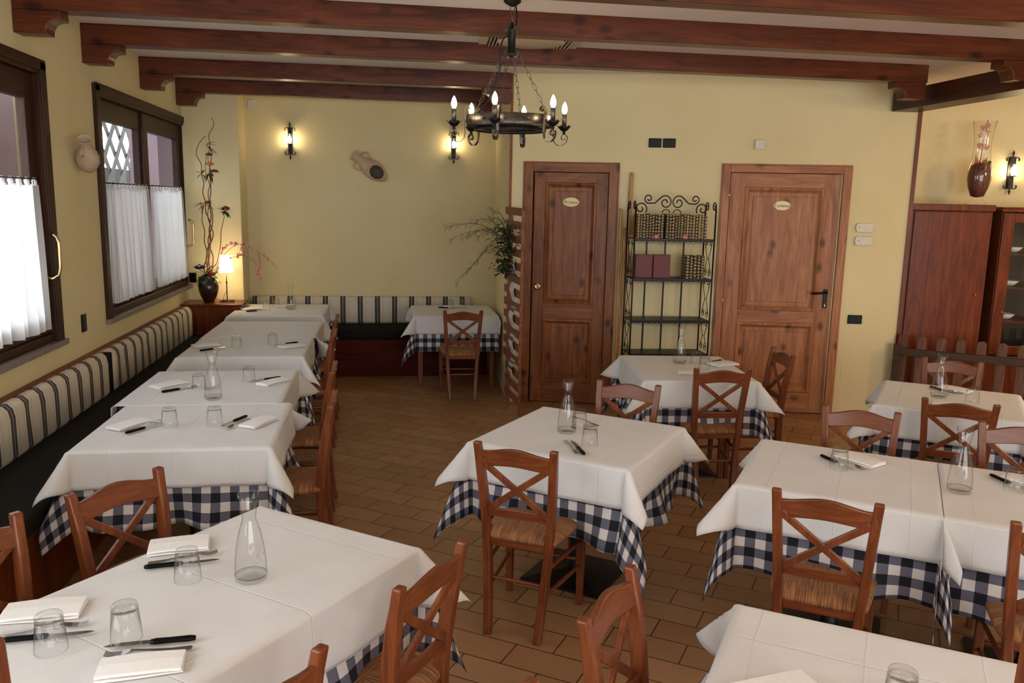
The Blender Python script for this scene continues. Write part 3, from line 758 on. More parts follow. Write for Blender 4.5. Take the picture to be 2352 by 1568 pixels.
def cloth(name, mat, cx, cy, ang, sup, ov, z, off, cone, wave, flare, seed, label, tight=(0, 0, 0, 0), skew=0, group=None, step=.022, flap=0, wstart=.02):
    """sup=(x0,x1,y0,y1) table support; ov=(left,right,near,far) overhang (negative: cloth ends on the support)"""
    rnd = random.Random(seed)
    x0, x1, y0, y1 = sup
    c0, c1, d0, d1 = x0-ov[0], x1+ov[1], y0-ov[2], y1+ov[3]
    def axis(a0, a1, s0, s1):
        pts = set()
        def seg(p, q):
            n = max(1, int(math.ceil((q-p)/step)))
            for i in range(n+1): pts.add(round(p+(q-p)*i/n, 5))
        cuts = sorted({round(v_, 5) for v_ in (a0, max(a0, min(a1, s0)), max(a0, min(a1, s1)), a1)})
        for p, q in zip(cuts, cuts[1:]): seg(p, q)
        for s_ in (s0, s1):
            for dd_ in (.004, .009, .014, .019):
                for sg in (-1, 1):
                    v_ = s_+sg*dd_
                    if a0 < v_ < a1 and (v_ < s0 or v_ > s1): pts.add(round(v_, 5))
        return sorted(pts)
    xs, ys = axis(c0, c1, x0, x1), axis(d0, d1, y0, y1)
    ph = [rnd.uniform(0, 6.28) for _ in range(8)]; fr = [rnd.uniform(11, 15) for _ in range(4)]
    R = .012
    def prof(d):
        if d < R*PI/2: a = d/R; return R*math.sin(a), R*(1-math.cos(a))
        return R, R+(d-R*PI/2)
    def wv(side, t, drop):
        k = min(1, max(0, (drop-wstart)/.18))
        return wave*k*(math.sin(fr[side]*t+ph[side])+.6*math.sin(fr[side]*1.9*t+ph[side+4])+.55)*drop
    verts, uvs = [], []
    for t in ys:
        for s in xs:
            px_ = min(max(s, x0), x1); py_ = min(max(t, y0), y1)
            dx, dy = abs(s-px_), abs(t-py_)
            sxn = 1 if s > x1 else -1; syn = 1 if t > y1 else -1
            tx = tight[1] if sxn > 0 else tight[0]; ty = tight[3] if syn > 0 else tight[2]
            offx = .002 if tx else off; offy = .002 if ty else off
            sidex = 1 if sxn > 0 else 0; sidey = 3 if syn > 0 else 2
            if dx == 0 and dy == 0:
                verts.append((s, t, z + .0012*math.sin(9*s+ph[0])*math.sin(8*t+ph[1])))
            elif dy == 0 or dx == 0:
                d = dx+dy; o_, dr = prof(d)
                if dx > 0:
                    H = o_*(.15 if tx else 1) + (offx if dr > .01 else offx*dr/.01) + (0 if tx else flare*dr + wv(sidex, t, dr))
                    fb = flap*dr*math.exp(-max(0, t-d0)/.055) if sxn > 0 else 0
                    verts.append((px_+sxn*(H+fb), py_, z-math.sqrt(max(dr*dr-fb*fb, 0))))
                else:
                    H = o_*(.15 if ty else 1) + (offy if dr > .01 else offy*dr/.01) + (0 if ty else flare*dr + wv(sidey, s, dr))
                    verts.append((px_, py_+syn*H, z-dr))
            else:
                r = math.hypot(dx, dy); th = math.atan2(dy, dx); o_, dr = prof(r)
                q = math.sin(2*th)
                kx = 0.06 if tx else 1; ky = 0.06 if ty else 1
                bul = cone*(q**.9)*dr*(1.0)
                rip = 1 + .10*math.sin(5*th+ph[2])*q
                bul *= rip
                drr = math.sqrt(max(dr*dr-bul*bul, 0))
                wx_ = wv(sidex, py_, dr)*math.cos(th)**2; wy_ = wv(sidey, px_, dr)*math.sin(th)**2
                base_x = (o_*(.15 if tx else 1)+(offx if dr > .01 else offx*dr/.01)+(0 if tx else flare*dr+wx_))
                base_y = (o_*(.15 if ty else 1)+(offy if dr > .01 else offy*dr/.01)+(0 if ty else flare*dr+wy_))
                cdx, cdy = math.cos(th), math.sin(th)
                if tx and not ty: bx, by = (.75*bul*cdx if sxn > 0 else 0.0), bul
                elif ty and not tx: bx, by = bul, 0.0
                else: bx, by = bul*cdx, bul*cdy
                verts.append((px_+sxn*(base_x*cdx+bx), py_+syn*(base_y*cdy+by), z-drr))
            uvs.append((s-(x0+x1)/2+skew*(t-y0), t-(y0+y1)/2))
    nx = len(xs); faces = [(j*nx+i, j*nx+i+1, (j+1)*nx+i+1, (j+1)*nx+i) for j in range(len(ys)-1) for i in range(nx-1)]
    me = bpy.data.meshes.new(name); me.from_pydata(verts, [], faces)
    uvl = me.uv_layers.new(name='UVMap')
    for p in me.polygons:
        p.use_smooth = True
        for li in p.loop_indices: uvl.data[li].uv = uvs[me.loops[li].vertex_index]
    me.materials.append(MATS[mat]); me.update()
    o = bpy.data.objects.new(name, me); COL.objects.link(o)
    o.location = (cx, cy, 0); o.rotation_euler = (0, 0, math.radians(ang))
    sd = o.modifiers.new('thickness', 'SOLIDIFY'); sd.thickness = .0016; sd.offset = -1
    tag(o, label, 'tablecloth', group)
    return o
GZ, WZ = .7375, .7415
def dress(cx, cy, ang, wx, wy, where, seed, style='pedestal', wov=(.19,)*4, gov=(.37,)*4, tight=(0, 0, 0, 0), lap=0, flap=0, zadd=0, wcone=.62, gcone=.30):
    table(cx, cy, ang, wx, wy, 'cloth-covered table, '+where, style)
    sup = [-wx/2, wx/2, -wy/2, wy/2]
    cloth('gingham_cloth', 'gingham_cotton', cx, cy, ang, sup, gov, GZ+zadd*.5, .003, gcone, .10, .01, seed, 'checked undercloth, '+where, tight, group='checked undercloths', wstart=.17)
    sup = [-wx/2, wx/2, -wy/2-lap, wy/2]
    cloth('white_tablecloth', 'white_linen', cx, cy, ang, sup, wov, WZ+zadd, .012, wcone, .02, .035, seed+50, 'white tablecloth, '+where, tight, group='white tablecloths', flap=flap)
UA = -35.5
# window row (aligned with the left wall)
dress(-.975, 4.175, 0, .84, .83, 'nearest table of the window row', 1, wov=(.19, .19, .185, -.003), gov=(.3, .37, .37, -.003), tight=(0, 0, 0, 1))
dress(-1.035, 5.03, 0, .84, .86, 'second table of the window row', 2, wov=(.19, .19, .0, .185), gov=(.3, .37, -.003, .37), tight=(0, 0, 1, 0), zadd=.002, lap=.05, flap=.85)
dress(-1.05, 6.40, 0, .84, .82, 'third table of the window row', 3, wov=(.19, .19, .185, -.003), gov=(.3, .37, .37, -.003), tight=(0, 0, 0, 1))
dress(-1.05, 7.25, 0, .86, .86, 'fourth table of the window row', 4, wov=(.19, .19, .0, .185), gov=(.3, .37, -.003, .32), tight=(0, 0, 1, 0), zadd=.002, lap=.05, flap=.85)
dress(-1.08, 8.53, 0, .86, .86, 'farthest table of the window row, by the striped back bench', 5, wov=(.12, .19, .185, .05), gov=(.12, .37, .30, .06))
# the niche
dress(.675, 8.50, 0, .82, .80, 'small table in the niche beside the slatted trellis', 6, 'legs', wov=(.19, .05, .19, .05), gov=(.37, .06, .36, .05), tight=(0, 1, 0, 0), gcone=.3)
# centre
dress(.943, 3.85, -36.8, .775, .78, 'square table in the middle of the room', 7)
# before the bookshelf
dress(2.075, 5.45, -6, .73, .86, 'table in front of the iron bookshelf', 8)
# joined pair at right
u = Vector((.829, -.559)); vv_ = Vector((.559, .829))
A = Vector((1.842, 3.674)); 
def rc(org, wx, wy): return org + u*wx/2 - vv_*wy/2
c = rc(A, .748, .72); dress(c.x, c.y, -34, .750, .72, 'left one of the joined tables at right', 9, tight=(0, 1, 0, 0), wov=(.19, .16, .19, .19), gov=(.37, .30, .37, .37))
c = rc(A+u*.756, .75, .72); dress(c.x, c.y, -34, .750, .72, 'right one of the joined tables at right', 10, tight=(1, 0, 0, 0), wov=(.16, .19, .19, .19), gov=(.30, .37, .37, .37))
# front right
c = rc(Vector((1.013, 2.069)), 1.2, .75); dress(c.x, c.y, -33, 1.2, .75, 'front right table cut off by the photo corner', 11, gov=(.34, .37, .37, .37))
# by the fence
c = Vector((3.319, 4.954)) + Vector((.788, -.616))*.375 - Vector((.616, .788))*.38
dress(c.x, c.y, -37, .74, .76, 'table beside the picket fence', 12)
# foreground left, long table
lu = Vector((.797, -.604)); lv = Vector((-.604, -.797))
c = Vector((-.20, 2.775)) + lv*.70
dress(c.x, c.y, -37.2, .68, 1.40, 'long foreground table at left', 13, wov=(.20, .21, .19, .19))

# ------------------------------------------------------------------ tableware
TZ = .7445
def make_carafe():
    e = empty('carafe')
    outer = [(.040, 0), (.0455, .004), (.047, .02), (.0455, .06), (.040, .11), (.031, .155), (.0215, .185), (.0195, .197), (.022, .215), (.0275, .24), (.0325, .268)]
    inner = [(.0312, .2675), (.026, .24), (.0203, .215), (.018, .197), (.020, .184), (.0292, .154), (.038, .11), (.0435, .06), (.0445, .02), (.043, .013)]
    b = MB(); b.lathe(outer[2:]+inner, 40, closed=True); b.build('carafe_glass', 'tableware_glass', e)
    b = MB(); b.lathe([(.002, .003), (.034, .001), (.040, 0), (.0455, .004), (.047, .012), (.0468, .019), (.043, .013), (.030, .009), (.002, .012)], 40); b.build('carafe_base', 'thick_glass', e)
    b = MB()
    b.loft([[(.0455*math.sin(a)*k2, -.0463*math.cos(a)*k2+0, z) for a, z in [(.25+.16*math.cos(t), .088+.010*math.sin(t)) for t in [j*PI/10 for j in range(21)]]] for k2 in (.955, .96)], False, False)
    for a in (-.12, -.02, .45, .55):
        b.loft([[(.0445*math.sin(a+d), -.0450*math.cos(a+d), z) for d in (-.015, .015)] for z in (.085, .094)], False, False)
    b.build('printed_mark', 'carafe_print', e)
    return e
def make_glass():
    e = empty('tumbler')      # standing upside down: heavy base on top
    b = MB(); b.lathe([(.0375, 0), (.0390, 0), (.0385, .01), (.0330, .080), (.0322, .080), (.0375, .01), (.0375, 0)], 32, closed=True); b.build('glass_wall', 'tableware_glass', e)
    b = MB(); b.lathe([(.002, .079), (.0322, .079), (.0325, .082), (.0318, .090), (.0295, .0945), (.024, .0955), (.018, .0935), (.002, .0925)], 32); b.build('glass_base', 'thick_glass', e)
    return e
def make_knife():
    e = empty('table_knife')
    b = MB(); rings = []
    for i, (x, w_, h) in enumerate(((-.110, .004, .004), (-.108, .0085, .006), (-.095, .0105, .0075), (-.05, .009, .007), (-.015, .0105, .0075), (-.002, .009, .006), (0, .006, .004))):
        rings.append([(x, w_*math.cos(a), .0075+h*math.sin(a)) for a in [k*PI/6 for k in range(12)]])
    b.loft(rings, True, True, True); b.build('knife_handle', 'black_plastic', e)
    b = MB(); pts = [(0, -.009, .009), (.03, -.010, .009), (.07, -.009, .009), (.095, -.004, .009), (.108, .004, .009), (.09, .0085, .009), (.0, .008, .009)]
    b.loft([[(x, y, .0065) for x, y, z in pts], [(x, y, .008) for x, y, z in pts]]); b.build('knife_blade', 'steel', e)
    return e
def make_fork():
    b = MB(); rings = []
    for x, w_, z in ((-.10, .007, .003), (-.095, .009, .003), (-.05, .006, .003), (0, .0032, .007), (.035, .0034, .010), (.045, .008, .009), (.055, .0115, .006), (.065, .0118, .004)):
        rings.append([(x, -w_, z), (x, w_, z), (x, w_, z+.0022), (x, -w_, z+.0022)])
    b.loft(rings)
    for k in range(4):
        y = -.0097+k*.00647
        b.loft([[(x, y-.0016, z), (x, y+.0016, z), (x, y+.0016, z+.002), (x, y-.0016, z+.002)] for x, z in ((.064, .004), (.08, .0025), (.095, .004), (.104, .007))])
    return b.build('fork', 'steel')
def napkin(x, y, ang, lx, ly, label, seed=0, z=TZ, h=.014):
    rnd = random.Random(seed); e = MB()
    tw = rnd.uniform(-.05, .05)
    def layer(z0, z1, sx, sy, rot, bow):
        rings = []
        for i in range(9):
            t = -1+2*i/8
            px_ = t*sx/2; zz = bow*(1-t*t)
            hw = sy/2*(1+.03*math.sin(3*t+seed))
            sec = [(-hw, z0), (hw*.98, z0), (hw, z0+(z1-z0)*.4), (hw*.97, z0+(z1-z0)*.85), (hw*.9, z1), (0, z1+.002), (-hw*.9, z1-.0015), (-hw, z1-.003)]
            rings.append([(px_*math.cos(rot)-yy*math.sin(rot), px_*math.sin(rot)+yy*math.cos(rot), q+zz) for yy, q in sec])
        e.loft(rings, True, True, False)
    layer(.0005, .006, lx, ly, tw, 0); layer(.006, h, lx*.985, ly*.95, 0, .003)
    o = e.build('napkin', 'napkin_linen', bevel=.002, loc=(x, y, z), rz=math.radians(ang))
    return tag(o, label, 'napkin', 'folded white napkins')
caraf0 = make_carafe(); glass0 = make_glass(); knife0 = make_knife(); fork0 = make_fork()
first = {}
def put(proto, x, y, ang, label, cat, group, z=TZ):
    k = proto.name
    if k not in first: first[k] = 1; o = proto
    else: o = copy_tree(proto)
    o.location = (x, y, z); o.rotation_euler = (0, 0, math.radians(ang)); return tag(o, label, cat, group)
PL = dict(T1='the long foreground table', T2='the square centre table', T3a='the left one of the joined tables', T3b='the right one of the joined tables',
          T4='the front right corner table', T5='the table before the iron bookshelf', T6='the table beside the picket fence', T7='the niche table',
          A1='the nearest window-row table', A2='the second window-row table', A4='the fourth window-row table', A5='the farthest window-row table')
for k, x, y, a in (('T1', -.409, 2.38, 40), ('T2', .876, 3.868, -20), ('T3b', 2.296, 2.885, -60), ('T5', 2.082, 5.579, 10), ('T6', 3.334, 4.457, -30), ('A2', -.975, 4.68, 50), ('A5', -.979, 8.516, 0)):
    put(caraf0, x, y, a, 'empty clear glass carafe standing on '+PL[k], 'carafe', 'glass carafes')
for k, d, x, y in (('T1', 'beside the carafe, ', -.593, 2.397), ('T1', 'nearest the left photo edge, ', -.837, 2.035), ('T1', 'behind the front knife, ', -.670, 2.071),
        ('A1', 'bench side, ', -1.071, 4.123), ('A1', 'aisle side, ', -.857, 4.124), ('A2', 'left of the carafe, ', -1.107, 4.937), ('A2', 'aisle side, ', -.855, 5.141),
        ('A4', 'bench side, ', -1.13, 6.308), ('A4', 'aisle side, ', -.886, 6.436), ('A5', 'left one, ', -1.214, 8.479), ('A5', 'next to the far napkin, ', -1.151, 8.689),
        ('T7', 'left one, ', .648, 8.644), ('T7', 'right one, ', .779, 8.61), ('T5', 'beside the carafe, ', 2.196, 5.557), ('T5', 'nearer the chair, ', 2.187, 5.368),
        ('T2', 'behind, beside the carafe, ', .958, 3.943), ('T2', 'in front, right of the fork, ', .939, 3.645), ('T3a', 'before the napkin, ', 1.958, 3.212),
        ('T3b', 'at the right photo edge, ', 2.54, 2.879), ('T6', 'right of the carafe, ', 3.452, 4.316), ('T4', 'right one at the bottom edge, ', 1.155, 1.56), ('T4', 'left one at the bottom edge, ', .955, 1.50)):
    if k == 'A4': lab = PL['A4'].replace('fourth', 'third')
    else: lab = PL[k]
    put(glass0, x, y, 0, 'upturned clear tumbler, '+d+'on '+lab, 'glass', 'upturned water glasses')
def two(proto, p, q, hl, label, cat, group, z=TZ+.0005):
    """knife/fork: p = handle end, q = tip"""
    a = math.degrees(math.atan2(q[1]-p[1], q[0]-p[0])); d = Vector((q[0]-p[0], q[1]-p[1])).normalized()
    return put(proto, p[0]+d.x*hl, p[1]+d.y*hl, a, label, cat, group, z)
def kn(k, d, p, q): two(knife0, p, q, .11, 'steel knife with black handle '+d+'on '+PL[k], 'knife', 'black-handled table knives')
def fk(k, d, p, q): two(fork0, p, q, .10, 'steel fork '+d+'on '+PL[k], 'fork', 'steel forks')
PL['T3b'] = 'the right joined table'; PL['T3a'] = 'the left joined table'
PL['A3'] = PL['A2'].replace('second', 'third')
kn('T1', 'behind the carafe-side glass ', (-.739, 2.479), (-.532, 2.51)); kn('T1', 'at the left photo edge ', (-.973, 2.081), (-.78, 2.097)); kn('T1', 'in front, nearest the camera ', (-.492, 2.04), (-.711, 2.022))
kn('A1', 'on the bench side ', (-1.236, 3.985), (-1.117, 4.157)); kn('A1', 'on the aisle side ', (-.728, 4.267), (-.83, 4.048)); kn('A2', 'on the bench side ', (-1.292, 4.841), (-1.143, 4.975))
kn('A2', 'behind the aisle-side napkin ', (-.674, 5.212), (-.85, 5.09)); kn('A3', 'on the bench side ', (-1.364, 6.16), (-1.201, 6.32)); kn('A3', 'behind the aisle-side napkin ', (-.706, 6.508), (-.86, 6.37))
kn('A5', 'before the left napkin ', (-1.384, 8.307), (-1.22, 8.42)); kn('T7', 'beside its napkin ', (.527, 8.66), (.70, 8.56)); kn('T2', 'beside the front fork ', (.872, 3.483), (.862, 3.714))
kn('T3a', 'left of the upturned glass ', (1.963, 3.374), (1.998, 3.16)); kn('T3b', 'by the photo edge ', (2.569, 3.05), (2.574, 2.84)); kn('T6', 'behind the carafe ', (3.457, 4.712), (3.478, 4.486)); kn('T5', 'behind its napkin ', (2.424, 5.64), (2.24, 5.52))
fk('T1', 'under the rear napkin edge ', (-.737, 2.512), (-.555, 2.572)); fk('T1', 'between front knife and napkin ', (-.492, 1.998), (-.695, 1.985)); fk('T1', 'at the left photo edge ', (-.99, 2.12), (-.80, 2.15))
fk('T2', 'in front, tines towards the carafe ', (.845, 3.50), (.833, 3.72)); fk('T2', 'behind the upturned glasses ', (1.06, 3.955), (.975, 4.13)); fk('T3a', 'in front of the napkin ', (2.02, 3.36), (2.05, 3.17))
fk('T6', 'in front of the napkin ', (3.50, 4.72), (3.535, 4.52)); fk('A1', 'on the bench side ', (-1.23, 4.03), (-1.14, 4.21)); fk('A1', 'on the aisle side ', (-.70, 4.21), (-.79, 4.03)); fk('A2', 'on the bench side ', (-1.275, 4.88), (-1.13, 5.02))
for i, (k, d, a) in enumerate((('T1', 'rear one beside the carafe glass, ', (-.675, 2.640, 9, .185, .115)), ('T1', 'at the left photo edge, ', (-.93, 2.235, 6, .20, .11)), ('T1', 'front one at the bottom edge, ', (-.593, 1.925, 5.9, .195, .095)),
        ('A1', 'bench side, ', (-1.265, 4.149, 58, .20, .10)), ('A1', 'aisle side, ', (-.650, 4.145, 63, .20, .10)), ('A2', 'bench side, ', (-1.30, 5.035, 50, .20, .11)), ('A2', 'aisle side, ', (-.70, 5.08, 52, .20, .10)),
        ('A3', 'bench side, ', (-1.372, 6.397, 30, .19, .11)), ('A3', 'aisle side, ', (-.735, 6.341, 36, .19, .11)), ('A5', 'left one, ', (-1.37, 8.50, 31, .19, .12)), ('A5', 'rear one behind the glasses, ', (-1.06, 8.76, 60, .19, .12)),
        ('T7', 'beside its glasses, ', (.69, 8.74, 20, .20, .11)), ('T5', 'right-hand one, ', (2.385, 5.515, 19, .20, .13)), ('T5', 'by the chair back, ', (2.02, 5.22, -20, .15, .10)), ('T3a', 'fanned out, ', (2.11, 3.30, -62, .19, .12)),
        ('T3b', 'at the right photo edge, ', (2.66, 2.95, -70, .18, .11)), ('T6', 'behind the carafe, ', (3.57, 4.63, -60, .19, .12)), ('T6', 'near the chair back, ', (3.24, 4.26, -43, .14, .10)), ('T4', 'large one at the bottom edge, ', (.875, 1.60, 10, .24, .16)))):
    napkin(*a, 'folded white napkin, '+d+'on '+PL[k], i, h=.014 if k != 'T4' else .03)

# ------------------------------------------------------------------ chandelier
e = empty('chandelier', (.705, 4.87, 0), 0, 'wrought-iron ring chandelier with six candle bulbs hanging on chains', 'chandelier')
b = MB(); b.lathe([(.05, 2.999), (.05, 2.99), (.03, 2.975), (.008, 2.965)], 20); b.build('ceiling_rose', 'black_iron', e)
def chain(p0, p1, name, link=.042, w=.008, r=.0016):
    p0, p1 = Vector(p0), Vector(p1); L = (p1-p0).length; n = max(2, int(L/(link*.8))); d = (p1-p0)/n
    q = (p1-p0).to_track_quat('Z', 'Y').to_matrix().to_4x4(); m = MB()
    for i in range(n):
        c = p0+d*(i+.5); X = Matrix.Translation(c) @ q @ Matrix.Rotation(PI/2*(i % 2), 4, 'Z')
        pts = [(w*math.cos(a), 0, (link/2-w)*(1 if math.sin(a) > 0 else -1)+w*math.sin(a)) for a in [k*2*PI/12+.26 for k in range(13)]]
        m.tube(pts, r, 5, X, caps=False)
    return m.build(name, 'wrought_iron', e)
chain((0, 0, 2.97), (0, 0, 2.88), 'stem_chain', .05, .011, .003)
b = MB(); b.tube([(.02, 0, 2.97), (.028, 0, 2.92), (.024, 0, 2.86), (-.01, -.02, 2.82), (-.055, -.03, 2.78), (-.07, -.03, 2.72), (-.065, -.02, 2.64), (-.08, 0, 2.56), (-.13, 0, 2.44), (-.2, 0, 2.36)], .0045, 8); b.build('power_cable', 'black_iron', e)
b = MB(); b.lathe([(.004, 2.885), (.012, 2.865), (.022, 2.85), (.026, 2.84), (.022, 2.83), (.022, 2.715), (.027, 2.705), (.012, 2.69), (.003, 2.685)], 8)
b.build('hub', 'black_iron', e)
for k in range(4):
    a = k*PI/2+.5
    for pts in (spiral((.045, 2.835), .022, .010, PI, -PI*.6, 14), spiral((.048, 2.71), .024, .006, PI*1.0, PI*3.1, 16)):
        b = MB(); b.strip([(x*math.cos(a), x*math.sin(a), z) for x, z in pts], (-math.sin(a), math.cos(a), 0), .012, .003)
        b.build('hub_scroll', 'wrought_iron', e)
b = MB(); n = 48
ring = []
for k in range(n):
    a = 2*PI*k/n; ro = .250 + .006*math.cos(6*a)
    ring.append((ro, a))
b.loft([[(r*math.cos(a), r*math.sin(a), z) for r, a in [(rr+dr, aa) for rr, aa in ring]] for dr, z in ((0, 2.302), (0, 2.360), (-.006, 2.360), (-.006, 2.302), (0, 2.302))], True, False, True)
b.build('iron_ring', 'wrought_iron', e)
b = MB(); b.loft([[(rr*math.cos(a), rr*math.sin(a), z) for a in [2*PI*k/n for k in range(n)]] for rr, z in ((.21, 2.275), (.21, 2.298), (.206, 2.298), (.206, 2.275), (.21, 2.275))], True, False, True)
b.build('inner_ring', 'black_iron', e)
for k in range(12):
    b = MB(); a = (k+.5)*2*PI/12
    b.sphere((.256*math.cos(a), .256*math.sin(a), 2.331), .014, 8, (.5, .5, .8) if k % 2 else (.5, .5, .35))
    b.build('ring_boss', 'wrought_iron', e)
for k in range(4):
    a = k*PI/2+.35+PI/4
    chain((.05*math.cos(a), .05*math.sin(a), 2.70), (.235*math.cos(a), .215*math.sin(a), 2.345), 'hanging_chain')
for k in range(6):
    a = math.radians(7)+k*PI/3
    cx, sx_ = math.cos(a), math.sin(a)
    arm = MB()
    # S-shaped flat iron in the (r,z) plane
    pr = [(.262, 2.388), (.272, 2.40)]
    pr = spiral((.258, 2.385), .004, .016, -1.0, PI, 12)
    pr = [(.264+(p[0]-.258)*1.0, p[1]) for p in pr][::-1]
    top = spiral((.252, 2.385), .006, .020, PI*2.2, 0, 16)
    run = [(.272, 2.38), (.272, 2.345), (.268, 2.30), (.266, 2.26), (.272, 2.226), (.295, 2.206), (.325, 2.206), (.348, 2.224), (.357, 2.25)]
    end = spiral((.333, 2.250), .024, .008, .1, 2*PI*.95, 18)
    pts = [(r*cx, r*sx_, z) for r, z in top+run+end]
    arm.strip(pts, (-sx_, cx, 0), .016, .0032)
    arm.tube([(.232*cx, .232*sx_, 2.318), (.268*cx, .268*sx_, 2.318)], .005, 8)
    ao = arm.build('candle_arm', 'wrought_iron', e)
    X = Matrix.Translation((.333*cx, .333*sx_, 0))
    b = MB(); nn = 36
    b.loft([[(rr*(1+wv_*math.cos(6*t))*math.cos(t), rr*(1+wv_*math.cos(6*t))*math.sin(t), z+(wv_*.05*math.cos(6*t))) for t in [2*PI*j/nn for j in range(nn)]] for rr, z, wv_ in ((.006, 2.288, 0), (.018, 2.292, .02), (.03, 2.305, .08), (.040, 2.316, .12), (.0385, 2.317, .12), (.028, 2.309, .08), (.004, 2.300, 0))], True, True, True, X)
    b.lathe([(.008, 2.27), (.011, 2.28), (.005, 2.289)], 12, X)
    b.build('drip_pan', 'black_iron', ao)
    b = MB(); b.lathe([(.0135, 2.305), (.0135, 2.386), (.012, 2.388), (.003, 2.388)], 20, X); b.build('candle_sleeve', 'wrought_iron', ao)
    b = MB(); b.lathe([(.008, 2.388), (.0120, 2.395), (.0160, 2.409), (.0162, 2.419), (.013, 2.434), (.0075, 2.447), (.0025, 2.456), (.0005, 2.458)], 20, X); b.build('candle_bulb', 'bulb_glow', ao)

# ------------------------------------------------------------------ wall sconces
def sconce(loc, rz, label):
    e = empty('wall_sconce', loc, rz, label, 'wall lamp', 'lit wrought-iron wall sconces')
    m = MB()
    m.box(-.022, .022, -.012, -.001, -.13, .14)
    m.loft([[(x, y, z) for x, y in ((-.018, -.05), (.018, -.05), (.018, -.012), (-.018, -.012))] for z in (-.13, -.02)])
    m.loft([[(x, y, z) for x, y in ((-.018, -.06), (.018, -.06), (.018, -.012), (-.018, -.012))] for z in (.085, .15)])
    m.lathe([(.036, -.025), (.038, -.022), (.02, -.018), (.006, -.018)], 20, XF((0, -.06, 0)))
    m.loft([[(x*s_, -.035, z) for x, s_ in ((-1, .001), (0, .001), (1, .001))] for z in (0, 0.001)], True, False)
    m.build('sconce_body', 'black_iron', e)
    m = MB()
    for sg in (-1, 1):
        for pts in (spiral((.036, .125), .022, .018, PI*.9, -PI*.25, 12), spiral((.036, -.115), .022, .018, -PI*.9, PI*.25, 12)):
            m.strip([(sg*x, -.035, z) for x, z in pts], (0, 1, 0), .018, .006)
    for z, d in ((.15, 1), (-.13, -1)):
        m.lathe([(.004, 0), (.007, .008), (.004, .016), (.011, .028), (.007, .04), (.001, .06)], 10, XF((0, -.035, z)) @ Matrix.Scale(d, 4, (0, 0, 1)))
    m.build('sconce_scroll', 'black_iron', e)
    m = MB(); m.lathe([(.030, -.018), (.034, -.005), (.033, .03), (.026, .07), (.028, .09), (.027, .09), (.025, .07), (.032, .03), (.033, -.005), (.029, -.018)], 24, XF((0, -.06, 0)), closed=True); m.build('glass_chimney', 'tableware_glass', e)
    m = MB(); m.lathe([(.008, -.018), (.012, 0), (.017, .022), (.017, .035), (.010, .055), (.002, .068)], 16, XF((0, -.06, 0))); m.build('sconce_bulb', 'sconce_glow', e)
    return e
sconce((-1.032, 9.279, 2.452), 0, 'lit black iron wall sconce on the back wall, left one')
sconce((.718, 9.279, 2.455), 0, 'lit black iron wall sconce on the back wall beneath the chandelier arms, right one')
p = DP+DU*4.40+Vector((-DN.x, -DN.y, 0))*.45
sconce((p.x+DN.x*.001, p.y+DN.y*.001, 2.215), DA, 'lit black iron wall sconce above the cabinets at the right edge')

# ------------------------------------------------------------------ amphorae
def amphora(name, X, label, mosaic):
    e = empty(name, (0, 0, 0), 0, label, 'jug')
    m = MB(); m.lathe([(.012, -.235), (.03, -.22), (.07, -.17), (.098, -.10), (.100, -.04), (.082, .03), (.055, .075), (.046, .10), (.048, .15), (.060, .195), (.064, .2), (.056, .2), (.044, .16), (.040, .11), (.02, .10)], 32, X); 
    e_ = m.build('amphora_body', 'amphora_clay', e)
    for sg in (-1, 1):
        m = MB(); m.tube([(sg*.048, 0, .13), (sg*.085, 0, .135), (sg*.105, 0, .10), (sg*.098, 0, .06), (sg*.07, 0, .045)], .008, 8, X)
        m.build('amphora_handle', 'amphora_clay', e)
    return e, X
X = XF((-.20, 9.21, 2.215), ry=math.radians(-53)) 
ea, Xa = amphora('wall_amphora', X, 'small clay amphora lying tilted on the back wall with a dark mosaic oval', True)
m = MB(); m.sphere((0, 0, 0), 1, 20, (.070, .02, .080), XF((0, -.090, -.10)))
m2 = MB(); m2.add([tuple(Xa @ Vector(p_)) for p_ in m.v], m.f, True); m2.build('mosaic_oval', 'amphora_mosaic', ea)
X = Matrix.Translation((-1.955, 5.87, 2.12)) @ Matrix.Rotation(math.radians(16), 4, 'Y') @ Matrix.Rotation(math.radians(48), 4, 'X') @ Matrix.Rotation(PI/2, 4, 'Z') @ Matrix.Scale(.72, 4)
amphora('wall_amphora', X, 'pinkish clay jug hanging between the two windows', False)

# ------------------------------------------------------------------ small wall fittings
def fitting(name, mat, X, w_, h, label, cat, group=None, d=.012, rnd_=.004):
    b = MB(); b.box(-w_/2, w_/2, -d, -.0005, -h/2, h/2, X); return tag(b.build(name, mat, bevel=rnd_, seg=3), label, cat, group)
for u_, lab in ((1.167, 'left'), (1.292, 'right')):
    b = fitting('light_switch', 'black_plastic', Matrix.Translation(dw(u_, 2.413)) @ Matrix.Rotation(DA, 4, 'Z'), .112, .080, 'glossy black switch plate above the bookshelf, %s one of the pair' % lab, 'switch', 'pair of black switch plates', rnd_=.012)
fitting('light_switch', 'black_plastic', Matrix.Translation(dw(3.018, .892)) @ Matrix.Rotation(DA, 4, 'Z'), .125, .08, 'black switch plate low beside the toilet door', 'switch', rnd_=.012)
b = fitting('junction_box', 'white_plastic', Matrix.Translation(dw(2.077, 2.41)) @ Matrix.Rotation(DA, 4, 'Z'), .085, .085, 'small white square box on the wall above the toilet door', 'wall box', d=.025)
fitting('alarm_sensor', 'white_plastic', XF((-1.425, 9.28, 2.827)), .07, .10, 'small white sensor box high at the left of the back wall', 'sensor', d=.03, rnd_=.01)
